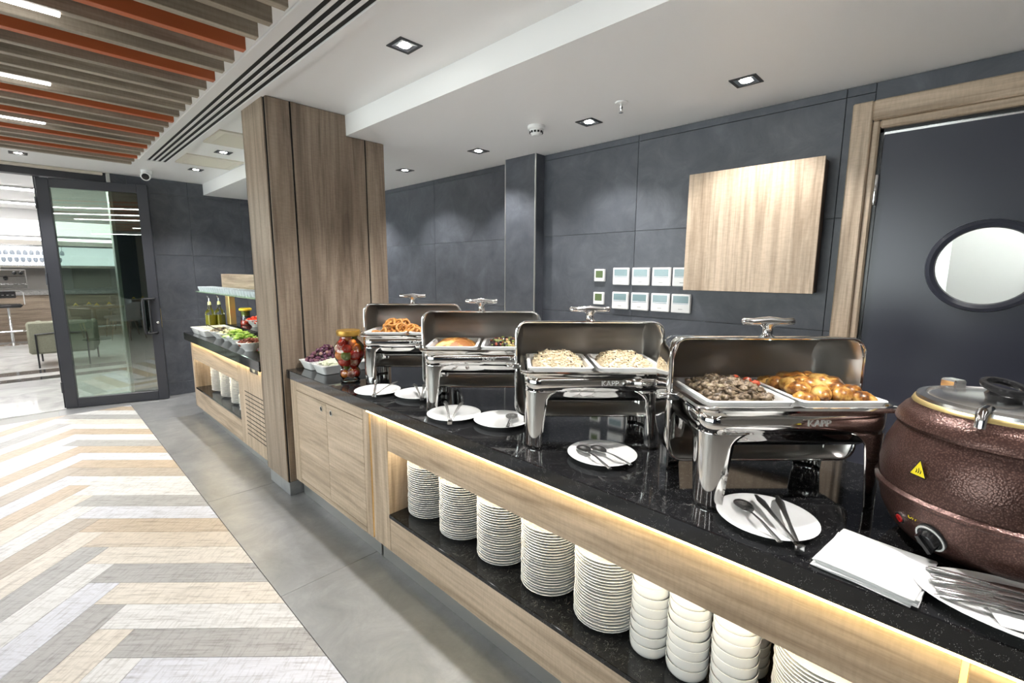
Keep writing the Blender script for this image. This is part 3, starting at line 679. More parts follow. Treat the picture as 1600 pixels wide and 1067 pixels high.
# ================================================================== CHAFING DISHES
CW, CD = .265, .18
def chafer_proto():
    t = thing('chafing_dish', 'x', 'chafing dish')
    A, B, R = .247, .163, .055
    # perimeter of the frame sheet
    per = []
    def corner_pt(ci, s):
        """point at signed arc distance s from the middle of corner ci on the rounded rectangle"""
        sx, sy = ((1, 1), (-1, 1), (-1, -1), (1, -1))[ci]
        half = R * PI / 4
        # param from the x side (s<0 walks along the side parallel to x) to the y side
        if abs(s) <= half:
            an = PI / 4 - s / R
            return (sx * (A - R + R * math.cos(an)), sy * (B - R + R * math.sin(an)))
        if s < 0: return (sx * (A - R - (-s - half)), sy * B)
        return (sx * A, sy * (B - R - (s - half)))
    zs = [0, .01, .06, .12, .16, .19, .205, .215, .222]
    for ci in range(4):
        V = []; nt_ = 12
        for z in zs:
            h = .046 + .020 * (z / .2) + (.035 * ((z - .185) / .037) ** 2 if z > .185 else 0)
            for i in range(nt_ + 1):
                s = (i / nt_ * 2 - 1) * h
                x, y = corner_pt(ci, s); k = .94 + .06 * (z / .22)
                V.append((x * k + (1 - k) * math.copysign(A - R, x), y * k + (1 - k) * math.copysign(B - R, y), z))
        F = [(r * (nt_ + 1) + i, r * (nt_ + 1) + i + 1, (r + 1) * (nt_ + 1) + i + 1, (r + 1) * (nt_ + 1) + i) for r in range(len(zs) - 1) for i in range(nt_)]
        o = MB().add(V, F).build('leg', steel, t, True, 60); solidify(o, .003, 0)
    P_ = rrect(A, B, R, 8); n = len(P_)
    V = [(x, y, z) for z in (.219, .245, .284) for x, y in P_]
    F = [(r * n + i, r * n + (i + 1) % n, (r + 1) * n + (i + 1) % n, (r + 1) * n + i) for r in range(2) for i in range(n)]
    o = MB().add(V, F).build('apron', steel, t, True, 60); solidify(o, .003, 0)
    # rolled rim of the water pan
    mb = MB(); loops = []
    for a, b, r, z in ((CW - .022, CD - .022, .03, .283), (CW, CD, .045, .284), (CW + .002, CD + .002, .046, .290), (CW - .002, CD - .002, .044, .296), (CW - .018, CD - .018, .03, .297), (CW - .022, CD - .022, .03, .283)):
        loops.append([(x, y, z) for x, y in rrect(a, b, r, 6)])
    n = len(loops[0])
    mb.add([p for l in loops for p in l], [(r * n + i, r * n + (i + 1) % n, (r + 1) * n + (i + 1) % n, (r + 1) * n + i) for r in range(len(loops) - 1) for i in range(n)])
    mb.build('rim', steel, t, True, 50)
    mb = MB(); loops = []
    for a, b, r, z in ((CW - .024, CD - .024, .03, .285), (CW - .030, CD - .030, .04, .20), (CW - .05, CD - .05, .05, .178), (.10, .06, .04, .172)):
        loops.append([(x, y, z) for x, y in rrect(a, b, r, 6)])
    n = len(loops[0])
    mb.add([p for l in loops for p in l], [(r * n + i, r * n + (i + 1) % n, (r + 1) * n + (i + 1) % n, (r + 1) * n + i) for r in range(len(loops) - 1) for i in range(n)] + [tuple((len(loops) - 1) * n + i for i in range(n))])
    mb.build('water_pan', steel, t, True, 50)
    MB().bbox(-.15, .15, -.075, .075, .155, .170, .006).build('heater_plate', brushed, t)
    # roll cover standing open: its mouth faces the front, shell bulges backwards
    vl, zc, hw, hh, dep = .016, .265, .278, .190, .205
    us = [-1, -.985, -.95, -.90, -.6, 0, .6, .90, .95, .985, 1]
    nphi = 22; V = []; F = []
    def prof(phi, s):           # phi 0 top .. PI bottom; rounded-box cross-section
        c_, s_ = math.cos(phi), math.sin(phi)
        e = .55
        z = math.copysign(abs(c_) ** e, c_); v = abs(s_) ** e
        return z * hh * s, v * dep * s
    # tip: mouth loop then rows inward (ends are rounded by shrinking)
    rows = []
    for u in us:
        s = 1 - .35 * max(0, (abs(u) - .90) / .10) ** 2.2
        rows.append([(u * hw * (1 if abs(u) < 1 else 1), vl + prof(PI * k / nphi, s)[1], zc + prof(PI * k / nphi, s)[0]) for k in range(nphi + 1)])
    # keep the mouth plane rectangular: close ends by a flat cheek
    for r in rows: V += r
    m_ = nphi + 1
    F = [(i * m_ + k, i * m_ + k + 1, (i + 1) * m_ + k + 1, (i + 1) * m_ + k) for i in range(len(us) - 1) for k in range(nphi)]
    F += [tuple(range(m_)), tuple((len(us) - 1) * m_ + k for k in range(m_))[::-1]]
    me = MB().add(V, F).mesh('lid', steel, True, 50)
    me.materials.append(brushed)
    o = obj('lid', me, t); solidify(o, .003, -1, 1)
    # rolled bead around the mouth
    bead = [(x, vl - .001, zc + y) for x, y in rrect(hw + .001, hh + .001, .045, 7)]
    MB().tube(bead, .0045, 8, closed=True, updir=(0, 1, 0)).build('lid_bead', chrome, o, True)
    hd = MB()
    hz = zc + hh
    hd.tube([(0, vl + .02, hz - .004), (0, vl + .02, hz + .012), (0, vl + .02, hz + .032), (0, vl + .02, hz + .048)], [.026, .014, .015, .034], 12)
    hd.tube([(-.077, vl + .02, hz + .050), (-.072, vl + .02, hz + .051), (-.045, vl + .02, hz + .049), (0, vl + .02, hz + .052), (.045, vl + .02, hz + .049), (.072, vl + .02, hz + .051), (.077, vl + .02, hz + .050)], [.006, .013, .0135, .017, .0135, .013, .006], 12, flat=.8)
    hd.build('handle', chrome, o, True, 60)
    for s in (-1, 1):
        mb = MB().bbox(min(s * .258, s * .292), max(s * .258, s * .292), vl - .016, vl + .016, .268, .290, .003)
        mb.lathe([(.010, 0), (.010, .018), (.007, .022)], 14, Matrix.Translation((s * .290, vl, .279)) @ Matrix.Rotation(s * PI / 2, 4, 'Y'))
        mb.build('pivot', chrome, t, True, 40)
    return t
def text_on(parent, txt, size, loc, rot, mt, ext=.0008):
    cu_ = bpy.data.curves.new('lettering', 'FONT'); cu_.body = txt; cu_.size = size; cu_.extrude = ext; cu_.align_x = 'CENTER'
    cu_.materials.append(mt)
    tmp = bpy.data.objects.new('lettering_curve', cu_); COL.objects.link(tmp)
    me = bpy.data.meshes.new_from_object(tmp, depsgraph=bpy.context.evaluated_depsgraph_get()); bpy.data.objects.remove(tmp)
    me.name = 'lettering'
    if not me.materials: me.materials.append(mt)
    return obj('lettering', me, parent, loc=loc, rot=rot)
CH = chafer_proto()
text_on(CH, 'KAPP', .026, (.045, -.1662, .243), (PI / 2, 0, 0), mat('etched_lettering', (.72, .72, .70), .55, .6))
ROT = math.radians(-46)
ROTS = [ROT, ROT, ROT, math.radians(-45)]
US = 1.05   # width of the dishes
def centre(leg, rot):     # front-left leg centre -> dish centre
    u, v_ = .228 * US, .144; cr, sr = math.cos(rot), math.sin(rot)
    return (leg[0] + cr * u - sr * v_, leg[1] + sr * u + cr * v_, ZT)
legs = [(1.318, 2.445), (1.267, 1.772), (1.249, 1.111), (1.255, .462)]
labs = ['open chafing dish of onion rings next to the fruit jar', 'open chafing dish of spiced mash and salad, second from the column', 'open chafing dish of rice pilaf, third from the column', 'open chafing dish of meat and chicken next to the brown tureen']
CEN = [centre(l, r) for l, r in zip(legs, ROTS)]
for i in range(4):
    if i == 0:
        CH.location = CEN[0]; CH.scale = (US, 1, 1); CH.rotation_euler = (0, 0, ROT); CH['label'] = labs[0]; CH['group'] = 'chafing dishes on the buffet'
    else: copy_tree(CH, CEN[i], ROTS[i], labs[i], 'chafing dishes on the buffet')
def at(i, u, v_, z):
    c_ = CEN[i]; cr, sr = math.cos(ROTS[i]), math.sin(ROTS[i]); u *= US; return (c_[0] + cr * u - sr * v_, c_[1] + sr * u + cr * v_, c_[2] + z)
# porcelain inserts
def pan_mesh():
    loops = []
    for a, b, r, z in ((.112, .140, .03, .232), (.116, .145, .03, .285), (.1185, .1475, .02, .3005), (.1215, .1505, .016, .3045), (.1200, .1490, .016, .3065), (.1080, .1370, .022, .3055), (.1040, .1330, .03, .292), (.098, .127, .03, .245), (.085, .11, .03, .240)):
        loops.append([(x, y, z) for x, y in rrect(a, b, r, 5)])
    n = len(loops[0]); L_ = len(loops)
    return MB().add([p for l in loops for p in l], [(r * n + i, r * n + (i + 1) % n, (r + 1) * n + (i + 1) % n, (r + 1) * n + i) for r in range(L_ - 1) for i in range(n)] + [tuple(range(n))[::-1], tuple((L_ - 1) * n + i for i in range(n))]).mesh('food_pan', ceramic, True, 45)
pan = pan_mesh()
foods = [('onion rings', 'fried morsels'), ('spiced mash', 'olive salad'), ('rice pilaf on the left', 'rice pilaf on the right'), ('stewed meat', 'roast chicken')]
for i in range(4):
    for s, fd in zip((-1, 1), foods[i]):
        obj('food_pan', pan, None, f'white porcelain food pan holding {fd}', 'food pan', 'porcelain pans in the chafing dishes', None, at(i, s * .1225, 0, 0), ROTS[i])
def mound(h, seed, rough=.006, cells=26, fall=2.4, z0=.262, a=.100, b=.128):
    """heap filling a pan: grid following a soft dome with lumps"""
    rnd = random.Random(seed); V = []; F = []
    ph = [rnd.uniform(0, 6) for _ in range(8)]
    for i in range(cells + 1):
        for j in range(cells + 1):
            x, y = (i / cells * 2 - 1), (j / cells * 2 - 1)
            d = min(1, max(abs(x) ** fall, abs(y) ** fall) * .5 + (abs(x) ** fall + abs(y) ** fall) * .25)
            z = z0 + h * (1 - d) + (rough * (math.sin(x * 9 + ph[0]) * math.cos(y * 8 + ph[1]) + .6 * math.sin(x * 21 + ph[2]) * math.sin(y * 19 + ph[3])) + rnd.uniform(-1, 1) * rough * .5) * (1 - d * .6)
            V.append((x * a, y * b, z))
    F = [(i * (cells + 1) + j, (i + 1) * (cells + 1) + j, (i + 1) * (cells + 1) + j + 1, i * (cells + 1) + j + 1) for i in range(cells) for j in range(cells)]
    mb = MB().add(V, F); return mb, V
def scatter(mb, V, cnt, size, seed, sq=(1, 1, .7), lift=.0):
    rnd = random.Random(seed)
    for _ in range(cnt):
        p = rnd.choice(V)
        if abs(p[0]) > .092 or abs(p[1]) > .118: continue
        s = size * rnd.uniform(.7, 1.3)
        M = Matrix.Translation((p[0] + rnd.uniform(-.004, .004), p[1] + rnd.uniform(-.004, .004), p[2] + lift)) @ Matrix.Rotation(rnd.uniform(0, 6), 4, 'Z') @ Matrix.Rotation(rnd.uniform(-.8, .8), 4, 'X') @ Matrix.Diagonal((*sq, 1))
        mb.ball(s, M, 6, 4)
def chunk(r, rnd, M, mb, u=8, v_=6, jag=.22):
    prof = []
    o = len(mb.v); mb.ball(r, M, u, v_)
    c_ = M @ Vector((0, 0, 0))
    for i in range(o, len(mb.v)):
        d = Vector(mb.v[i]) - c_; mb.v[i] = tuple(c_ + d * (1 + rnd.uniform(-jag, jag)))
# pilaf
for s, nm in ((-1, 'left'), (1, 'right')):
    mb, V = mound(.062, 5 + s, .005, 30, 3.0, .274)
    scatter(mb, V, 900, .0035, 3 + s, (2.0, .8, .8), .001)
    mb.build('rice_pilaf', rice_m, None, True, label=f'heap of rice pilaf with currants in the {nm} pan of the third chafing dish', cat='rice', kind='stuff', loc=at(2, s * .1225, 0, 0), rotz=ROT)
    mb = MB(); scatter(mb, V, 40, .0034, 13 + s, (1, 1, .8), .003)
    mb.build('currants', olive_m, None, True, label=f'dark currants sprinkled over the {nm} pan of rice', cat='currants', kind='stuff', loc=at(2, s * .1225, 0, 0), rotz=ROT)
# mash
mb, V = mound(.050, 21, .003, 24, 3.0, .272)
mb.build('spiced_mash', mash_m, None, True, label='golden mash dusted with brown spice in the second chafing dish', cat='mash', kind='stuff', loc=at(1, -.1225, 0, 0), rotz=ROT)
# olive salad
for nm, mt_, sd, cnt in (('olive_salad', olive_m, 31, 130), ('pepper_dice', mat('dull_red', (.28, .06, .03), .35), 32, 40), ('gherkin_dice', mat('dull_green', (.16, .19, .05), .4), 33, 100), ('corn_kernels', mat('dull_yellow', (.45, .33, .12), .4), 34, 30)):
    mb, V = mound(.046, 31, .003, 20, 3.0, .272)
    if nm != 'olive_salad': mb = MB()
    rnd = random.Random(sd)
    for _ in range(cnt):
        p = rnd.choice(V)
        if abs(p[0]) > .09 or abs(p[1]) > .115: continue
        chunk(.007 * rnd.uniform(.7, 1.3), rnd, Matrix.Translation((p[0], p[1], p[2] + .002)), mb, 7, 5)
    mb.build(nm, mt_, None, True, label={'olive_salad': 'black olive salad in the right pan of the second chafing dish', 'pepper_dice': 'diced red pepper in the olive salad', 'gherkin_dice': 'diced green gherkin in the olive salad', 'corn_kernels': 'orange bits in the olive salad'}[nm], cat='salad', kind='stuff', loc=at(1, .1225, 0, 0), rotz=ROT)
# stewed meat
mb, V = mound(.056, 41, .005, 20, 2.8, .272); rnd = random.Random(41)
for _ in range(640):
    p = rnd.choice(V)
    if abs(p[0]) > .088 or abs(p[1]) > .115: continue
    chunk(.0072 * rnd.uniform(.6, 1.5), rnd, Matrix.Translation((p[0] + rnd.uniform(-.005, .005), p[1] + rnd.uniform(-.005, .005), p[2] + .003)) @ Matrix.Rotation(rnd.uniform(0, 6), 4, 'Z') @ Matrix.Diagonal((1.35, .9, .75, 1)), mb, 7, 5, .42)
mb.build('stewed_meat', meat_m, None, True, 80, label='dark chopped stewed meat in the left pan of the fourth chafing dish', cat='meat', kind='stuff', loc=at(3, -.1225, 0, 0), rotz=ROTS[3])
for u, v_, z, nm in ((-.088, .030, .331, 'back'), (-.066, .002, .330, 'middle'), (-.052, -.022, .326, 'front')):
    mb = MB(); chunk(.013, random.Random(int(z * 1000)), Matrix.Diagonal((1.1, .8, .8, 1)), mb, 9, 6, .16)
    mb.build('tomato_piece', mat('cooked_tomato', (.42, .07, .03), .3), None, True, label=f'{nm} red tomato piece on the stewed meat', cat='tomato', group='tomato pieces on the meat', loc=at(3, u, v_, z), rotz=ROT)
# roast chicken
rnd = random.Random(51); k = 0
for j in range(5):
    for i in range(4):
        u = .1225 + (-.072 + i * .047) + rnd.uniform(-.008, .008); v_ = -.098 + j * .049 + rnd.uniform(-.008, .008)
        mb = MB(); r0 = random.Random(100 + k)
        T = Matrix.Rotation(r0.uniform(-.5, .5), 4, 'X')
        mb.tube([tuple(T @ Vector(p)) for p in ((-.040, 0, -.004), (-.028, 0, 0), (-.008, .002, .004), (.012, .002, .004), (.028, 0, .0), (.036, 0, -.002))], [.007, .018, .026, .028, .020, .006], 14, flat=.85)
        for q in range(len(mb.v)):
            x, y, z = mb.v[q]; f_ = 1 + .10 * math.sin(x * 150 + k) * math.cos(y * 170 + 2 * k); mb.v[q] = (x, y * f_, z * f_)
        dome = 1 - ((u - .1225) / .13) ** 2 - (v_ / .17) ** 2
        row = ['front', 'second', 'third', 'fourth', 'back'][j]; cl = ['leftmost', 'second from left', 'third from left', 'rightmost'][i]
        mb.build('chicken_piece', chicken_m, None, True, 80, label=f'roast chicken piece in the {row} row of the pan, {cl}', cat='chicken', group='roast chicken pieces', loc=at(3, u, v_, .282 + .042 * max(0, dome)), rotz=ROT + r0.uniform(0, 6)); k += 1
# onion rings
rnd = random.Random(61)
tor = []
for q in range(3):
    mb = MB(); R_ = (.025, .029, .021)[q]
    pts = [(R_ * math.cos(2 * PI * i / 18) * 1.0, R_ * math.sin(2 * PI * i / 18), .003 * math.sin(4 * PI * i / 18 + q)) for i in range(18)]
    mb.tube(pts, [.0070 * (1 + .12 * math.sin(i * 2.1 + q)) for i in range(18)], 8, closed=True, updir=(0, 0, 1)); tor.append(mb.mesh('onion_ring', onion_m, True, 80))
for k in range(44):
    lay = 0 if k < 22 else (1 if k < 36 else 2)
    sp_ = (1.0, .72, .42)[lay]
    u = -.075 + rnd.uniform(-.125, .135) * sp_; v_ = -.005 + rnd.uniform(-.11, .10) * sp_
    z = .292 + lay * .024 + rnd.uniform(0, .008)
    o = obj('onion_ring', tor[k % 3], None, 'golden fried onion ring ' + ('low in the heap', 'half way up the heap', 'on top of the heap')[lay], 'onion ring', ('onion rings low in the heap', 'onion rings half way up', 'onion rings on top')[lay], None, at(0, u, v_, z))
    o.rotation_euler = (rnd.uniform(.1, 1.1), rnd.uniform(-.6, .6), ROT + rnd.uniform(-.7, .7))
mb, V = mound(.03, 71, .003, 16); rnd = random.Random(71)
for _ in range(90):
    p = rnd.choice(V)
    if abs(p[0]) > .085 or abs(p[1]) > .11: continue
    chunk(.010, rnd, Matrix.Translation(p), mb, 7, 5)
mb.build('fried_morsels', onion_m, None, True, label='fried morsels in the right pan of the first chafing dish', cat='snack', kind='stuff', loc=at(0, .1225, 0, 0), rotz=ROT)

# ================================================================== SOUP KETTLE
kt = thing('soup_kettle', 'brown hammered-metal electric soup tureen with hinged steel lid', 'soup kettle', (1.527, -.106, ZT)); kt.scale = (.955, .955, 1.09)
KS = 1.0
MB().lathe([(.160, .012), (.175, .014), (.203, .040), (.222, .075), (.230, .105), (.232, .118)], 56, cap=True).build('base_shell', hammer, kt, True, 60)
MB().lathe([(.232, .118), (.240, .122), (.241, .130), (.233, .136)], 56, cap=False).build('belt_ring', hammer, kt, True, 60)
MB().lathe([(.231, .135), (.234, .17), (.226, .215), (.210, .25), (.194, .275)], 56, cap=False).build('upper_shell', hammer, kt, True, 60)
MB().lathe([(.192, .276), (.209, .266), (.213, .273), (.210, .285), (.196, .303), (.188, .308), (.184, .316), (.178, .318)], 56, cap=False).build('collar', hammer, kt, True, 40)
MB().lathe([(.184, .316), (.180, .324), (.170, .327), (.166, .318)], 56, cap=False).build('pot_rim', brass, kt, True, 50)
ld = MB().lathe([(.177, .324), (.175, .332), (.158, .335), (.152, .331), (.145, .334), (.06, .341), (.001, .342)], 56).build('lid', cutlery, kt, True, 40)
hk = MB().lathe([(.030, .340), (.034, .352), (.024, .362), (.001, .364)], 24, Matrix.Translation((-.035, .02, 0)))
hk.build('lid_knob_base', black_plastic, ld, True)
ring_pts = [(-.035 + .046 * math.cos(a), .02 + .030 * math.sin(a) * 1.25, .368 + .007 * math.sin(a + .6)) for a in [2 * PI * i / 24 for i in range(24)]]
MB().tube(ring_pts, .0075, 8, closed=True, updir=(0, 0, 1)).build('lid_handle', black_plastic, ld, True)
MB().bbox(-.018, .018, -.03, .012, .33, .352, .004).build('lid_hinge', chrome, kt, loc=(.115, .115, 0), rotz=math.radians(-40))
cl = MB().tube([(0, -.018, .337), (0, -.012, .342), (0, .012, .340), (0, .020, .330), (0, .022, .306)], [.010, .012, .012, .011, .010], 10, flat=.5)
cl.build('lid_clip', chrome, kt, True, loc=(-.172, .051, 0), rotz=math.radians(72))
def on_shell(az, z, r): return (r * math.cos(az), r * math.sin(az), z)
def face(az, tilt=0): return Matrix.Rotation(az, 4, 'Z') @ Matrix.Rotation(PI / 2 + tilt, 4, 'Y')
az = math.radians(180 - 23)
def kpart(name, prof, az, z, r, mt_, tilt=0, n=24, par=None):
    M = Matrix.Translation(on_shell(az, z, r)) @ face(az, tilt)
    return MB().lathe(prof, n, M).build(name, mt_, par or kt, True, 40)
azk = math.radians(150); azl = math.radians(131)
dial = kpart('dial', [(.031, -.006), (.031, .004), (.028, .006)], azk, .062, .214, mat('dial_face', (.03, .03, .03), .35), .5)
kpart('dial_ring', [(.030, .005), (.030, .0068), (.0265, .0068), (.0265, .005)], azk, .062, .214, plastic_w, .5, par=dial)
kpart('dial_grip', [(.0225, .005), (.021, .020), (.019, .022)], azk, .062, .214, black_plastic, .5, par=dial)
Mg = Matrix.Translation(on_shell(azk, .062, .214)) @ face(azk, .5)
MB().box(-.021, .021, -.005, .005, .02, .03, Mg @ Matrix.Rotation(.5, 4, 'Z')).build('dial_pointer', black_plastic, dial)
lamp = kpart('indicator_bezel', [(.0135, -.004), (.0135, .005), (.010, .006)], azl, .072, .219, chrome, .42)
kpart('indicator_lens', [(.0098, .004), (.008, .009), (.001, .011)], azl, .072, .219, red_lamp, .42, par=lamp)
azs = math.radians(142)
Ms = Matrix.Translation(on_shell(azs, .198, .2352)) @ Matrix.Rotation(azs + PI / 2, 4, 'Z') @ Matrix.Rotation(PI / 2 - .10, 4, 'X')
st = MB().prism([(-.019, -.014), (.019, -.014), (0, .020)], 0, .001, Ms).build('warning_sticker', yellow_m, kt)
for q in (-1, 0, 1): MB().prism([(q * .005 - .0010, -.008), (q * .005 + .0010, -.008), (q * .005 + .0022, -.003), (q * .005 + .0004, .003 - abs(q) * .003), (q * .005 - .0006, .003 - abs(q) * .003), (q * .005 + .0004, -.003)], .001, .0015, Ms).build('warning_symbol', black_plastic, st)
for a_, b_ in (((-.019, -.014), (.019, -.014)), ((.019, -.014), (0, .020)), ((0, .020), (-.019, -.014))):
    MB().tube([Ms @ Vector((*a_, .001)), Ms @ Vector((*b_, .001))], .0009, 6).build('sticker_edge', black_plastic, st)
azo = math.radians(140)
tx = text_on(kt, 'OFF', .014, on_shell(azo, .083, .2255), (PI / 2 - .2, 0, azo + PI / 2), yellow_m, .0004)
for a in (.6, 2.2, 3.7, 5.3): kpart('foot', [(.014, 0), (.014, .014)], a, 0, .14, black_plastic) if False else MB().lathe([(.016, .0), (.018, .014)], 14, Matrix.Translation((.13 * math.cos(a), .13 * math.sin(a), 0))).build('foot', black_plastic, kt)

# ================================================================== FRUIT TRAYS AND JAR
def tray(x, y, a, b, h, lab, rotz=0, z=ZT):
    loops = []
    for k, (q, zz) in enumerate(((.82, 0), (.86, .003), (.97, h - .006), (1.0, h - .004), (1.0, h), (.94, h), (.84, .008))):
        loops.append([(px, py, zz) for px, py in rrect(a * q if k else a * q, b - a * (1 - q), .02, 4)])
    n = len(loops[0]); L_ = len(loops)
    return MB().add([p for l in loops for p in l], [(r * n + i, r * n + (i + 1) % n, (r + 1) * n + (i + 1) % n, (r + 1) * n + i) for r in range(L_ - 1) for i in range(n)] + [tuple(range(n))[::-1], tuple((L_ - 1) * n + i for i in range(n))]).build('serving_tray', ceramic, None, True, 45, label=lab, cat='tray', group='white serving trays', loc=(x, y, z), rotz=rotz)
tray(1.385, 3.105, .165, .09, .06, 'white tray heaped with dark grapes beside the column')
tray(1.385, 2.905, .165, .09, .06, 'white tray of pale vegetable sticks beside the glass jar')
gm = MB().ball(.0115, None, 10, 8).mesh('grape', grape_m, True, 80)
rnd = random.Random(81)
for k in range(150):
    a = rnd.uniform(0, 2 * PI); q = math.sqrt(rnd.random())
    u, v_ = q * math.cos(a), q * math.sin(a)
    z = .055 + .092 * max(0, 1 - q ** 1.6) + rnd.uniform(-.012, .004)
    y = 3.105 + v_ * .078
    o = obj('grape', gm, None, 'dark red grape in the heap on the tray by the column', 'grape', 'grapes on the tray', None, (1.375 + u * .14, min(y, 3.195), ZT + z)); o.scale = (1, 1, rnd.uniform(1, 1.2)); o.rotation_euler = (rnd.uniform(0, 1), rnd.uniform(0, 1), 0)
mb = MB().tube([(0, 0, 0), (.02, .01, .02), (.05, .0, .03), (.09, .01, .02)], .002, 6).tube([(.04, 0, .028), (.05, .02, .03), (.06, .035, .02)], .0016, 6)
mb.build('vine_twig', green_m, None, True, label='green stem lying over the grapes', cat='stem', loc=(1.34, 3.09, ZT + .115))
for k in range(11):
    L_ = .13 + .03 * random.random()
    a = k - 5
    mb = MB().bbox(-L_ / 2, L_ / 2, -.008, .008, -.006, .006, .003)
    mb.build('vegetable_stick', mat('celery', (.74, .76, .56), .45), None, label='pale vegetable stick lying on the white tray by the jar', cat='vegetable', group='vegetable sticks', loc=(1.36 + random.uniform(-.03, .03), 2.905 + a * .0125, ZT + .062 + .012 * (k % 2)), rot=(random.uniform(0, 1), -.06, random.uniform(-.25, .25)))
jr = thing('pickle_jar', 'waisted glass jar of pickled tomatoes with a gold lid', 'jar', (1.285, 2.585, ZT))
jp = [(.050, .0), (.056, .006), (.055, .014), (.046, .022), (.056, .036), (.061, .052), (.058, .072), (.047, .086), (.058, .105), (.080, .14), (.089, .175), (.086, .21), (.068, .238), (.052, .252), (.049, .268), (.050, .285)]
jg = MB().lathe(jp, 40, cap=False).build('glass_body', thin_pane, jr, True, 60)
MB().lathe([(.001, .002), (.050, .0)], 40, cap=False).build('glass_foot', thin_pane, jr, True)
MB().lathe([(.054, .272), (.066, .280), (.069, .300), (.066, .309), (.001, .312)], 40).build('lid', brass_lid, jr, True, 40)
rnd = random.Random(91); cols = [tomato_m, peach_m, radish_m, tomato_m, peach_m, green_m, tomato_m]
bigs = []
def jrad(z):
    for (r0, z0_), (r1, z1_) in zip(jp[:-1], jp[1:]):
        if z0_ <= z <= z1_: return r0 + (r1 - r0) * (z - z0_) / max(1e-6, z1_ - z0_)
    return .05
kk = 0
for z, cnt, rad in ((.048, 5, .023), (.090, 4, .017), (.122, 6, .026), (.165, 7, .031), (.205, 6, .029), (.237, 4, .024), (.262, 4, .019)):
    for i in range(cnt):
        a = 2 * PI * i / cnt + z * 40; rr = max(0, jrad(z) - rad - .003)
        q = rad * rnd.uniform(.92, 1.0); mt_ = cols[kk % 7]; kk += 1
        MB().ball(q, None, 14, 10).build('pickled_vegetable', mt_, None, True, 80, label=f'{"red tomato" if mt_ is tomato_m else "orange pickle" if mt_ is peach_m else "pink radish" if mt_ is radish_m else "pale pickle" if mt_ is pale_m else "green pickle"} inside the waisted glass jar', cat='pickle', group='pickles in the glass jar' + {tomato_m: ', tomatoes', peach_m: ', orange', radish_m: ', radishes', pale_m: ', pale', green_m: ', green'}[mt_], loc=(1.285 + rr * math.cos(a), 2.585 + rr * math.sin(a), ZT + z))
# ================================================================== SALAD BAR BEYOND THE COLUMN
XE2, XW2 = 1.105, 1.150
MB().bbox(XE2, 1.90, 3.62, 5.95, .822, .90, .003).build('salad_worktop', granite, label='black granite worktop of the salad bar beyond the column', cat='worktop')
sb = thing('salad_bar_unit', 'pale oak salad bar base with a lit plate niche and louvred panel', 'cabinet', (0, 0, 0))
def sbox(nm, mt_, y0, y1, z0, z1, x0=None, x1=None, par=None):
    return MB().bbox(x0 or XW2, x1 or XW2 + .019, y0, y1, z0, z1, .0012).build(nm, mt_, par or sb)
sbox('end_stile', oak_z, 5.835, 5.90, .10, .818)
sbox('top_rail', oak_y, 4.315, 5.832, .625, .818)
sbox('bottom_rail', oak_y, 4.315, 5.832, .10, .293)
lp = sbox('louvre_panel', oak_z, 3.625, 4.312, .10, .818)
for i in range(11):
    MB().box(XW2 - .0015, XW2 + .004, 3.72, 4.16, .215 + i * .036, .221 + i * .036).build('louvre_slot', dark, lp)
MB().bbox(XW2 - .004, XW2 + .002, 3.80, 3.98, .765, .805, .002).build('control_display', black_metal, sb)
MB().box(XW2 - .005, XW2 + .002, 3.85, 3.91, .775, .797).build('display_window', mat('display_grey', (.25, .27, .29), .2), sb)
MB().box(XW2 + .02, 1.86, 5.86, 5.90, .10, .82).build('end_panel', oak_z, sb)
MB().box(XW2 + .02, 1.60, 5.832, 5.85, .27, .66).build('niche_side', oak_z, sb)
MB().box(XW2 + .02, 1.60, 4.297, 4.315, .27, .66).build('niche_side', oak_z, sb)
MB().box(1.60, 1.62, 4.297, 5.85, .27, .66).build('niche_back', oak_y, sb)
MB().box(XW2 + .02, 1.60, 4.30, 5.85, .66, .675).build('niche_ceiling', oak_y, sb)
MB().bbox(XW2 - .002, 1.60, 4.315, 5.832, .295, .312, .002).build('niche_shelf', granite, sb)
MB().bbox(XW2 + .045, XW2 + .055, 3.62, 5.86, 0, .10, .001).build('kick_plate', kick, sb)
MB().box(XW2 + .022, XW2 + .032, 4.36, 5.80, .632, .638).build('led_strip', led_niche, sb)
MB().box(XW2 - .022, XW2 - .014, 3.65, 5.85, .814, .820).build('salad_led_strip', led_warm, label='warm strip light under the front edge of the salad bar worktop', cat='strip light')
small = plate_mesh(.105, 24, .020)
for nm, x, y, cnt in (('farthest', 1.32, 5.48, 22), ('second', 1.32, 5.15, 22), ('third', 1.32, 4.82, 22), ('nearest', 1.30, 4.50, 13)):
    for k in range(cnt):
        obj('salad_plate', small, None, f'white plate in the {nm} stack inside the salad bar niche' if nm != 'nearest' else 'white plate in the short nearest stack inside the salad bar niche', 'plate', f'salad bar plates, {nm} stack', None, (x + random.uniform(-.002, .002), y + random.uniform(-.002, .002), .3125 + k * .0112), 0)
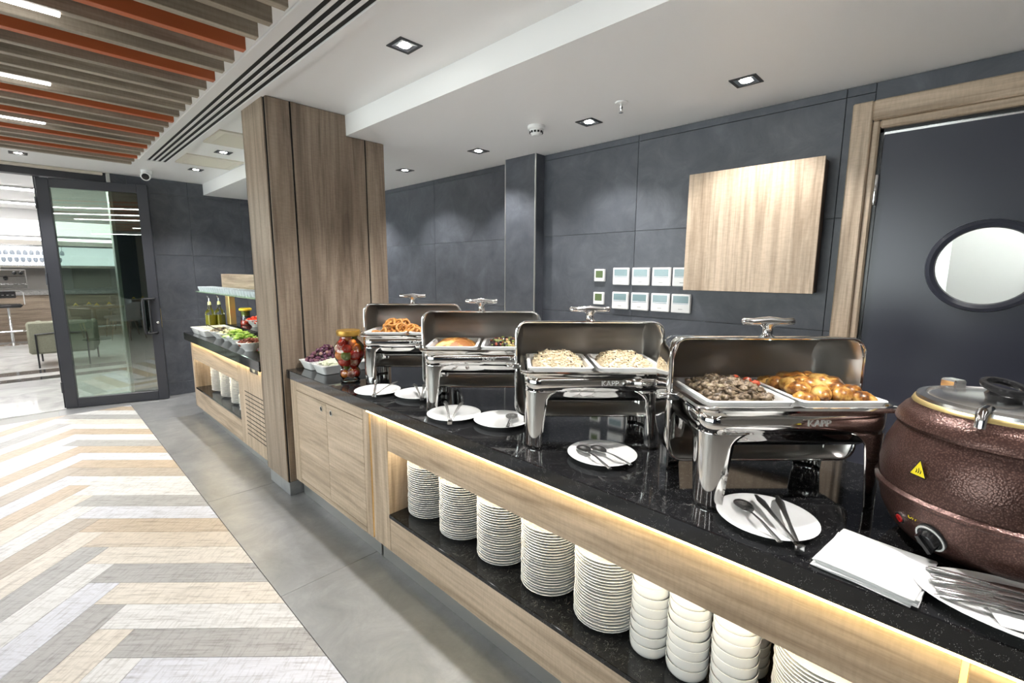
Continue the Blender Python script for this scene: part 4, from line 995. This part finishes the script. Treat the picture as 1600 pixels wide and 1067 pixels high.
# upper works of the salad bar
sn = thing('salad_bar_gantry', 'brass post with wooden backboard and glass shelf over the salad bar', 'shelf', (0, 0, 0))
MB().bbox(1.47, 1.53, 5.62, 5.74, .977, 1.324, .003).build('post', brass, sn)
MB().bbox(1.47, 1.53, 3.75, 3.87, .902, 1.324, .003).build('post', brass, sn)
MB().bbox(1.24, 1.74, 3.65, 5.92, 1.325, 1.335, .002).build('glass_shelf', mat('shelf_glass', (.62, .80, .62), .05, 0, Transmission_Weight=.6), sn)
MB().bbox(1.49, 1.51, 3.65, 5.90, 1.338, 1.515, .002).build('backboard', oak_y, sn)
MB().box(1.30, 1.312, 3.7, 5.88, 1.320, 1.3245).build('shelf_lamp', emis('shelf_led', (1, .93, .68), 45), sn)
cup = MB().lathe([(.022, 0), (.034, .035), (.036, .048), (.033, .048), (.022, .006), (.001, .006)], 14).mesh('glass_cup', mat('cup_glass', (.80, .86, .90), .1, 0, Transmission_Weight=.35), True, 50)
for i in range(27):
    for j in range(2):
        obj('dessert_cup', cup, None, f'small clear cup in the {"front" if j == 0 else "second"} row on the glass shelf', 'cup', f'cups on the glass shelf, {"front" if j == 0 else "second"} row', None, (1.29 + j * .08, 5.87 - i * .08, 1.3355))
LZ = .9005
MB().bbox(1.48, 1.86, 4.05, 5.78, LZ, .975, .004).build('raised_ledge', granite, label='raised black stone ledge along the middle of the salad bar', cat='ledge')
for k, (lab, y) in enumerate((('white salad tray at the far end of the salad bar', 5.69), ('white salad tray of creamy salad, second from the far end', 5.42))):
    o = tray(1.30, y, .16, .125, .065, lab, 0, LZ)
    mb, V = mound(.022, 200 + k, .003, 14, z0=.045, a=.115, b=.085)
    mb.build('creamy_salad', mat('cream_salad', (.80, .76, .58), .6), None, True, label=f'pale creamy salad heaped in the {"far end" if k == 0 else "second"} tray', cat='salad', kind='stuff', loc=(1.30, y, LZ))
bow = MB().lathe([(.042, 0), (.046, .012), (.068, .035), (.098, .072), (.102, .076), (.097, .077), (.065, .042), (.001, .025)], 30).mesh('salad_bowl', ceramic, True, 50)
sal = [('dark aubergine salad', meat_m, 5.16, 1.26), ('chopped pale salad', mat('chop', (.70, .66, .40), .5), 4.93, 1.27), ('green lettuce', lettuce_m, 4.66, 1.26), ('mixed green leaves', lettuce_m, 4.40, 1.25), ('red bean salad', mat('beans', (.22, .05, .03), .4), 4.17, 1.22), ('shredded carrot', peach_m, 4.70, 1.62), ('tomato wedges', tomato_m, 5.02, 1.62), ('cherry tomatoes', tomato_m, 5.28, 1.62)]
for k, (nm, mt_, y, x) in enumerate(sal):
    zb = LZ if x < 1.4 else .9755
    obj('salad_bowl', bow, None, f'white flared salad bowl of {nm}', 'bowl', 'white salad bowls', None, (x, y, zb))
    mb = MB(); rnd = random.Random(300 + k)
    leaf = mt_ is lettuce_m
    for _ in range(46):
        a = rnd.uniform(0, 2 * PI); q = math.sqrt(rnd.random()) * .086
        z = .058 + (.062 if leaf else .038) * (1 - (q / .09) ** 2) + rnd.uniform(-.006, .006)
        M = Matrix.Translation((q * math.cos(a), q * math.sin(a), z)) @ Matrix.Rotation(rnd.uniform(0, 6), 4, 'Z') @ Matrix.Rotation(rnd.uniform(-.9, .9), 4, 'X')
        if leaf: chunk(.028, rnd, M @ Matrix.Diagonal((1.2, .9, .22, 1)), mb, 8, 5, .25)
        else: chunk(.013 if 'tomato' not in nm else .017, rnd, M, mb, 8, 6, .15)
    mb.build('salad_heap', mt_, None, True, 80, label=f'heap of {nm} in its white bowl on the salad bar', cat='salad', kind='stuff', loc=(x, y, zb))
for k, (x, y, ang) in enumerate(((1.25, 5.60, .6), (1.26, 5.30, .3), (1.24, 4.95, -.3), (1.23, 4.45, .2))):
    t = thing('salad_spoon', ['dark-handled spoon resting in the far creamy salad', 'slim spoon resting in the second creamy salad', 'black tongs-like spoon in the pale chopped salad', 'wooden-toned spoon in the mixed leaves'][k], 'spoon', (x, y, LZ + .085), ang)
    MB().tube([(0, 0, 0), (-.03, 0, .012), (-.09, 0, .045)], [.004, .003, .004], 6).build('handle', black_metal if k != 3 else oak_x, t, True)
    MB().ball(.014, Matrix.Translation((.012, 0, -.004)) @ Matrix.Diagonal((1.4, 1, .4, 1)), 10, 6).build('bowl', steel, t, True)
for k, (x, y, nm) in enumerate(((1.352, 5.885, 'left'), (1.442, 5.885, 'right'))):
    zb = LZ
    t = thing('oil_bottle', f'square glass bottle of olive oil with steel pourer, {nm} of the pair', 'bottle', (x, y, zb), .3, 'olive oil bottles'); t.scale = (1.1, 1.1, 1.45)
    sq = rrect(.034, .034, .008, 3)
    MB().prism(sq, 0, .12).build('oil', oil_m, t, True)
    loops = [[(a * f_, b * f_, z) for a, b in sq] for f_, z in ((1.06, -.0), (1.06, .125), (.9, .145), (.42, .165), (.36, .2))]
    n = len(sq)
    MB().add([p for l in loops for p in l], [(r * n + i, r * n + (i + 1) % n, (r + 1) * n + (i + 1) % n, (r + 1) * n + i) for r in range(4) for i in range(n)]).build('glass_body', thin_pane, t, True)
    MB().lathe([(.016, .195), (.014, .215), (.006, .222)], 12).build('stopper', mat('pale_stopper', (.7, .72, .4), .4), t, True)
    MB().tube([(0, 0, .22), (0, 0, .245), (-.018, -.004, .262)], [.005, .0045, .003], 8).build('pourer', chrome, t, True)
tj = thing('vegetable_jar', 'glass jar of layered vegetables with a yellow lid on the salad bar', 'jar', (1.60, 5.54, .9755))
MB().lathe([(.056, 0), (.06, .01), (.052, .05), (.044, .09), (.044, .135), (.048, .15)], 26, cap=False).build('glass_body', thin_pane, tj, True)
MB().lathe([(.052, .15), (.062, .156), (.062, .176), (.05, .182), (.001, .183)], 26).build('lid', mat('yellow_lid', (.75, .55, .04), .4), tj, True)
MB().lathe([(.052, .003), (.054, .03), (.046, .05)], 22).build('tomato_layer', tomato_m, tj, True)
MB().lathe([(.045, .051), (.041, .08), (.040, .095)], 22).build('aubergine_layer', mat('aubergine', (.05, .02, .05), .3), tj, True)
MB().lathe([(.040, .096), (.040, .13), (.043, .146)], 22).build('pepper_layer', green_m, tj, True)

# ================================================================== GLASS DOOR
HX, HY = .168, 7.155
gang = math.atan2(6.88 - 7.155, 1.07 - .168)
gd = thing('glass_door_leaf', 'tall glazed door leaf in a dark metal frame standing ajar', 'door', (HX, HY, 0), gang)
GL = .945; GH = 2.515
for nm, a in (('stile', (0, .105)), ('stile', (GL - .10, GL))): MB().bbox(a[0], a[1], -.03, .03, .005, GH, .004).build(nm, door_metal, gd)
MB().bbox(.105, GL - .10, -.03, .03, 2.42, GH, .004).build('top_rail', door_metal, gd)
MB().bbox(.105, GL - .10, -.03, .03, .005, .115, .004).build('bottom_rail', door_metal, gd)
MB().box(.100, GL - .095, -.004, .004, .11, 2.425).build('pane', door_pane, gd)
hz = 1.02
hm = MB()
hm.tube([(GL - .145, -.03, hz - .20), (GL - .145, -.075, hz - .20), (GL - .150, -.085, hz - .16), (GL - .150, -.085, hz + .16), (GL - .145, -.075, hz + .20), (GL - .045, -.05, hz + .20), (GL - .045, -.03, hz + .20)], .014, 10)
hm.tube([(GL - .145, -.06, hz - .20), (GL - .10, -.075, hz - .205), (GL - .045, -.05, hz - .20), (GL - .045, -.03, hz - .2)], .014, 10)
hm.tube([(GL - .09, -.03, hz - .20), (GL - .09, -.06, hz - .19), (GL - .09, -.06, hz + .19), (GL - .09, -.03, hz + .2)], .012, 10)
hm.build('pull_handle', black_metal, gd, True)
Ml = Matrix.Translation((GL - .03, -.031, .94)) @ Matrix.Rotation(PI / 2, 4, 'X')
MB().lathe([(.014, 0), (.014, .006), (.010, .008)], 16, Ml).build('lock_cylinder', chrome, gd, True)
MB().bbox(GL - .001, GL + .002, -.012, .012, .88, 1.10, .001).build('lock_plate', brass, gd)
for z in (.25, 1.45, 2.25): MB().lathe([(.012, -.06), (.012, .06)], 12, Matrix.Translation((-.008, -.026, z))).build('hinge', door_metal, gd, True)
struct('trim_door_header', MB().bbox(-1.9, WX0, YE + .02, YE + .14, 2.52, ZC, .003), door_metal, 'dark metal header above the bar entrance', cat='trim')
struct('trim_door_post', MB().bbox(.15, .20, YE + .20, YE + .27, 0, 2.56, .003), door_metal, 'dark slim metal post carrying the glass door', cat='trim')
dcl = MB().bbox(-.9, .55, 0, .05, 0, .03, .004).build('door_track', mat('beige_track', (.55, .5, .42), .5), None, label='beige guide rail under the ceiling above the glass door', cat='rail', loc=(.15, YE - .03, ZC - .032))

# ================================================================== BAR ROOM BEYOND
struct('floor_bar', MB().box(-5, 5, 7.15, 17, -.12, 0), marble, 'polished pale marble floor of the bar room')
struct('floor_bar_band', MB().box(-5, 5, 9.35, 9.62, 0, .001).box(-5, 5, 9.95, 10.3, 0, .001), dark_marble, 'two dark marble bands crossing the bar room floor', cat='floor')
struct('ceiling_bar', MB().box(-5, 5, 7.0, 17, 2.80, 2.95).box(-5, 5, 7.02, 7.16, 2.70, 2.8), white_paint, 'white ceiling of the bar room', cat='ceiling')
struct('wall_bar_back', MB().box(-5, 5, 16.4, 16.5, 0, 3), mat('bar_back_panel', (.42, .40, .37), .6), 'pale panelled wall behind the bar')
struct('wall_bar_right', MB().box(2.6, 2.7, 7.15, 16.4, 0, 3), mat('bar_side', (.50, .49, .47), .7), 'pale wall at the right of the bar room')
struct('wall_bar_left', MB().box(-5.1, -5, 7.15, 16.4, 0, 3), MATS['bar_side'], 'pale wall at the left of the bar room')
for y in (8.4, 10.6, 12.8):
    t = thing('bar_ceiling_lamp', {8.4: 'flat ceiling lamp of the bar room nearest the entrance', 10.6: 'flat ceiling lamp in the middle of the bar room', 12.8: 'flat ceiling lamp of the bar room nearest the bar'}[y], 'lamp', (-.6, y, 2.775), 0, 'bar room ceiling lamps')
    MB().bbox(-1.0, 1.0, -.12, .12, 0, .02, .003).build('housing', white_paint, t)
    MB().box(-.98, .98, -.10, .10, -.004, 0).build('diffuser', bar_lamp, t)
bc = thing('bar_counter', 'wood-fronted bar counter with grey stone top', 'bar counter', (0, 0, 0))
for i, (z0, z1) in enumerate(((.0, .34), (.343, .68), (.683, 1.0))):
    for x0, x1 in ((-3.2, -1.4), (-1.398, .4), (.402, 2.2)):
        MB().bbox(x0, x1, 14.75, 14.80, z0, z1, .002).build('front_board', bar_x, bc)
MB().bbox(-3.2, 2.2, 14.70, 15.35, 1.0, 1.10, .004).build('top', stone_top, bc)
MB().box(-3.2, 2.2, 14.80, 15.30, 0, 1.0).build('body', dark, bc)
MB().tube([(-3.2, 14.6, .24), (2.2, 14.6, .24)], .022, 10).build('foot_rail', chrome, bc, True)
mc = thing('espresso_machine', 'chrome espresso machine on the bar counter', 'coffee machine', (-.42, 15.02, 1.10))
MB().bbox(-.55, .42, -.22, .22, .05, .14, .01).build('drip_base', chrome, mc)
MB().bbox(-.55, .42, .02, .22, .14, .46, .015).build('body', chrome, mc)
MB().bbox(-.55, .42, -.20, .22, .30, .46, .02).build('head_panel', steel, mc)
for x in (-.36, -.02, .24, .34): MB().lathe([(.038, 0), (.036, .03), (.02, .035)], 14, Matrix.Translation((x, -.20, .38)) @ Matrix.Rotation(PI / 2, 4, 'X')).build('knob', black_plastic, mc, True)
for x in (-.28, .10): MB().tube([(x, -.10, .30), (x, -.10, .25), (x, -.24, .24)], [.035, .035, .014], 10).build('group_head', black_metal, mc, True)
for k in range(4): MB().lathe([(.03, .46), (.04, .53), (.037, .53), (.001, .47)], 12, Matrix.Translation((-.35 + k * .12, .08, 0))).build('cup', ceramic, mc, True)
for x, nm in ((-.33, 'nearest the espresso machine'), ):
    bs = thing('bar_stool', 'chrome bar stool with black low-back seat at the bar', 'stool', (x, 14.12, 0))
    MB().lathe([(.22, 0), (.22, .008), (.10, .022), (.035, .05)], 30).build('base', chrome, bs, True)
    MB().lathe([(.030, .03), (.030, .45), (.022, .46), (.022, .78)], 16).build('column', chrome, bs, True)
    MB().tube([(-.2, -.08, .30), (-.16, -.20, .30), (.16, -.20, .30), (.2, -.08, .30), (0, 0, .30)], .011, 8).build('foot_ring', chrome, bs, True)
    MB().bbox(-.21, .21, -.20, .18, .78, .85, .025).build('seat', black_plastic, bs, True)
    bk = MB().bbox(-.24, .14, -.235, -.205, .98, 1.13, .012).build('backrest', black_plastic, bs, True)
    for k in range(5): MB().box(-.20 + k * .07, -.165 + k * .07, -.237, -.203, 1.035, 1.05).build('backrest_slot', chrome, bk)
    MB().tube([(-.22, -.2, .80), (-.25, -.23, 1.0), (-.24, -.22, 1.12), (.20, -.22, 1.12), (.25, -.22, 1.08), (.25, -.2, .85), (.2, 0, .80)], .011, 8).build('arm_frame', chrome, bs, True)
ac = thing('armchair', 'sage green upholstered armchair with black metal legs', 'armchair', (.36, 10.85, 0), math.radians(-8))
MB().bbox(-.36, .36, -.34, .36, .26, .46, .03).build('seat', fabric, ac, True)
MB().bbox(-.40, -.30, -.38, .36, .22, .70, .03).build('side_cushion', fabric, ac, True)
MB().bbox(.30, .40, -.38, .36, .22, .70, .03).build('side_cushion', fabric, ac, True)
MB().bbox(-.40, .40, -.42, -.32, .22, .74, .03).build('backrest', fabric, ac, True)
for sx in (-1, 1):
    MB().tube([(sx * .30, -.44, 0), (sx * .30, -.44, .54), (0, -.44, .56)], .013, 6).build('frame_leg', black_metal, ac)
    MB().tube([(sx * .36, .34, 0), (sx * .36, .34, .24)], .013, 6).build('leg', black_metal, ac)
gr = thing('glass_rack', 'lit back-bar rack with hanging stemware', 'rack', (0, 0, 0))
MB().bbox(-3, 2.2, 15.9, 16.35, 1.60, 1.64, .003).build('lower_shelf', mat('rack_cream', (.6, .57, .5), .5), gr)
MB().bbox(-3, 2.2, 15.95, 16.35, 2.10, 2.14, .003).build('upper_shelf', chrome, gr)
MB().box(-3, 2.2, 16.36, 16.38, 1.66, 2.10).build('light_panel', emis('rack_glow', (.90, .94, 1.0), .9), gr)
MB().box(-3, 2.2, 15.85, 15.87, 2.24, 2.36).build('cornice_lamp', emis('cornice', (1, .97, .93), 5), gr)
MB().bbox(-3, 2.2, 15.75, 16.4, 2.36, 2.50, .003).build('cornice', white_paint, gr)
lc = thing('light_cove', 'glowing white light cove hanging above the bar', 'lamp', (0, 14.2, 2.28))
MB().bbox(-3, 2.2, 0, .5, .0, .30, .004).build('box', emis('cove_glow', (1, .98, .96), 1.3), lc)
MB().bbox(-3.02, 2.22, -.02, .52, -.03, -.001, .003).build('edge', white_paint, lc)
MB().bbox(-3.02, 2.22, -.02, .52, .301, .52, .003).build('drop', white_paint, lc)
wg = MB().lathe([(.036, 0), (.004, .006), (.004, .085), (.030, .105), (.042, .15), (.036, .20), (.034, .20), (.040, .15), (.028, .108), (.001, .10)], 14).mesh('wine_glass', mat('stemware', (.85, .9, .95), .03, 0, Transmission_Weight=.7), True, 50)
for k in range(14):
    x = -.75 + k * .105
    obj('wine_glass', wg, None, 'upright wine glass standing on the lit back-bar shelf', 'wine glass', 'stemware standing on the back bar', None, (x, 16.1, 1.6405))
    o = obj('wine_glass', wg, None, 'wine glass hanging upside down from the back-bar rack', 'wine glass', 'stemware hanging in the back bar', None, (x + .05, 16.0, 2.098)); o.rotation_euler = (PI, 0, 0)

# ================================================================== DINING AREA (seen mirrored in the glass door)
def chair_proto():
    t = thing('dining_chair', 'x', 'chair')
    MB().bbox(-.23, .23, -.22, .23, .43, .49, .02).build('seat', grey_fabric, t, True)
    V = []; F = []
    for r in range(7):
        for i in range(13):
            a = (i / 12 - .5) * 2.2; z = .46 + r * .065
            R_ = .25 - .0 * r; V.append((R_ * math.sin(a) * (1 - .02 * r), .02 - R_ * math.cos(a) - .008 * r, z - (.05 * (abs(a) / 1.1) ** 2 if r == 6 else 0)))
    F = [(r * 13 + i, r * 13 + i + 1, (r + 1) * 13 + i + 1, (r + 1) * 13 + i) for r in range(6) for i in range(12)]
    o = MB().add(V, F).build('backrest', grey_fabric, t, True); solidify(o, .035)
    for sx in (-1, 1):
        for sy in (-1, 1): MB().tube([(sx * .18, sy * .17, .44), (sx * .22, sy * .21, 0)], [.018, .011], 8).build('leg', bar_x, t, True)
    return t
def table(x, y, lab):
    t = thing('dining_table', lab, 'table', (x, y, 0), .5)
    MB().bbox(-.55, .55, -.40, .40, .72, .75, .006).build('top', bar_x, t)
    MB().lathe([(.25, 0), (.25, .012), (.05, .03), (.04, .70), (.12, .72)], 24).build('pedestal', black_metal, t, True)
CHR = chair_proto(); first = True
for ti, (tx_, ty_, nm) in enumerate(((-3.0, 1.0, 'reflected in the glass door, nearer one'), (-3.2, -1.6, 'reflected in the glass door, farther one'))):
    table(tx_, ty_, 'set dining table ' + nm)
    for ci, a in enumerate((0.2, 1.8, 3.4, 5.0)):
        lab = f'grey tub dining chair, number word {["first", "second", "third", "fourth"][ci]}, at the dining table {nm}'.replace('number word ', '')
        loc = (tx_ + .72 * math.cos(a), ty_ + .62 * math.sin(a), 0); rz = a + PI / 2
        if first: CHR.location = loc; CHR.rotation_euler = (0, 0, rz); CHR['label'] = lab; CHR['group'] = 'dining chairs'; first = False
        else: copy_tree(CHR, loc, rz, lab, 'dining chairs')
    for q in range(4):
        a = .9 + q * PI / 2
        obj('table_plate', small, None, f'white plate laid on the dining table {nm}', 'plate', f'plates laid on the table {nm}', None, (tx_ + .3 * math.cos(a), ty_ + .25 * math.sin(a), .7505))
        MB().tube([(-.05, 0, .0), (0, .0, .045), (.05, 0, .0)], [.004, .022, .004], 8).build('folded_napkin', yellow_m, None, True, label=f'yellow folded napkin on the dining table {nm}', cat='napkin', group=f'napkins on the table {nm}', loc=(tx_ + .3 * math.cos(a), ty_ + .25 * math.sin(a), .772))
tv = thing('wall_television', 'large dark screen on the far dining room wall', 'television', (-4.499, -1.7, 1.5))
MB().bbox(0, .05, -.75, .75, -.42, .42, .006).build('housing', black_plastic, tv)
MB().box(.05, .052, -.72, .72, -.39, .39).build('screen', mat('screen_black', (.004, .005, .008), .08), tv)
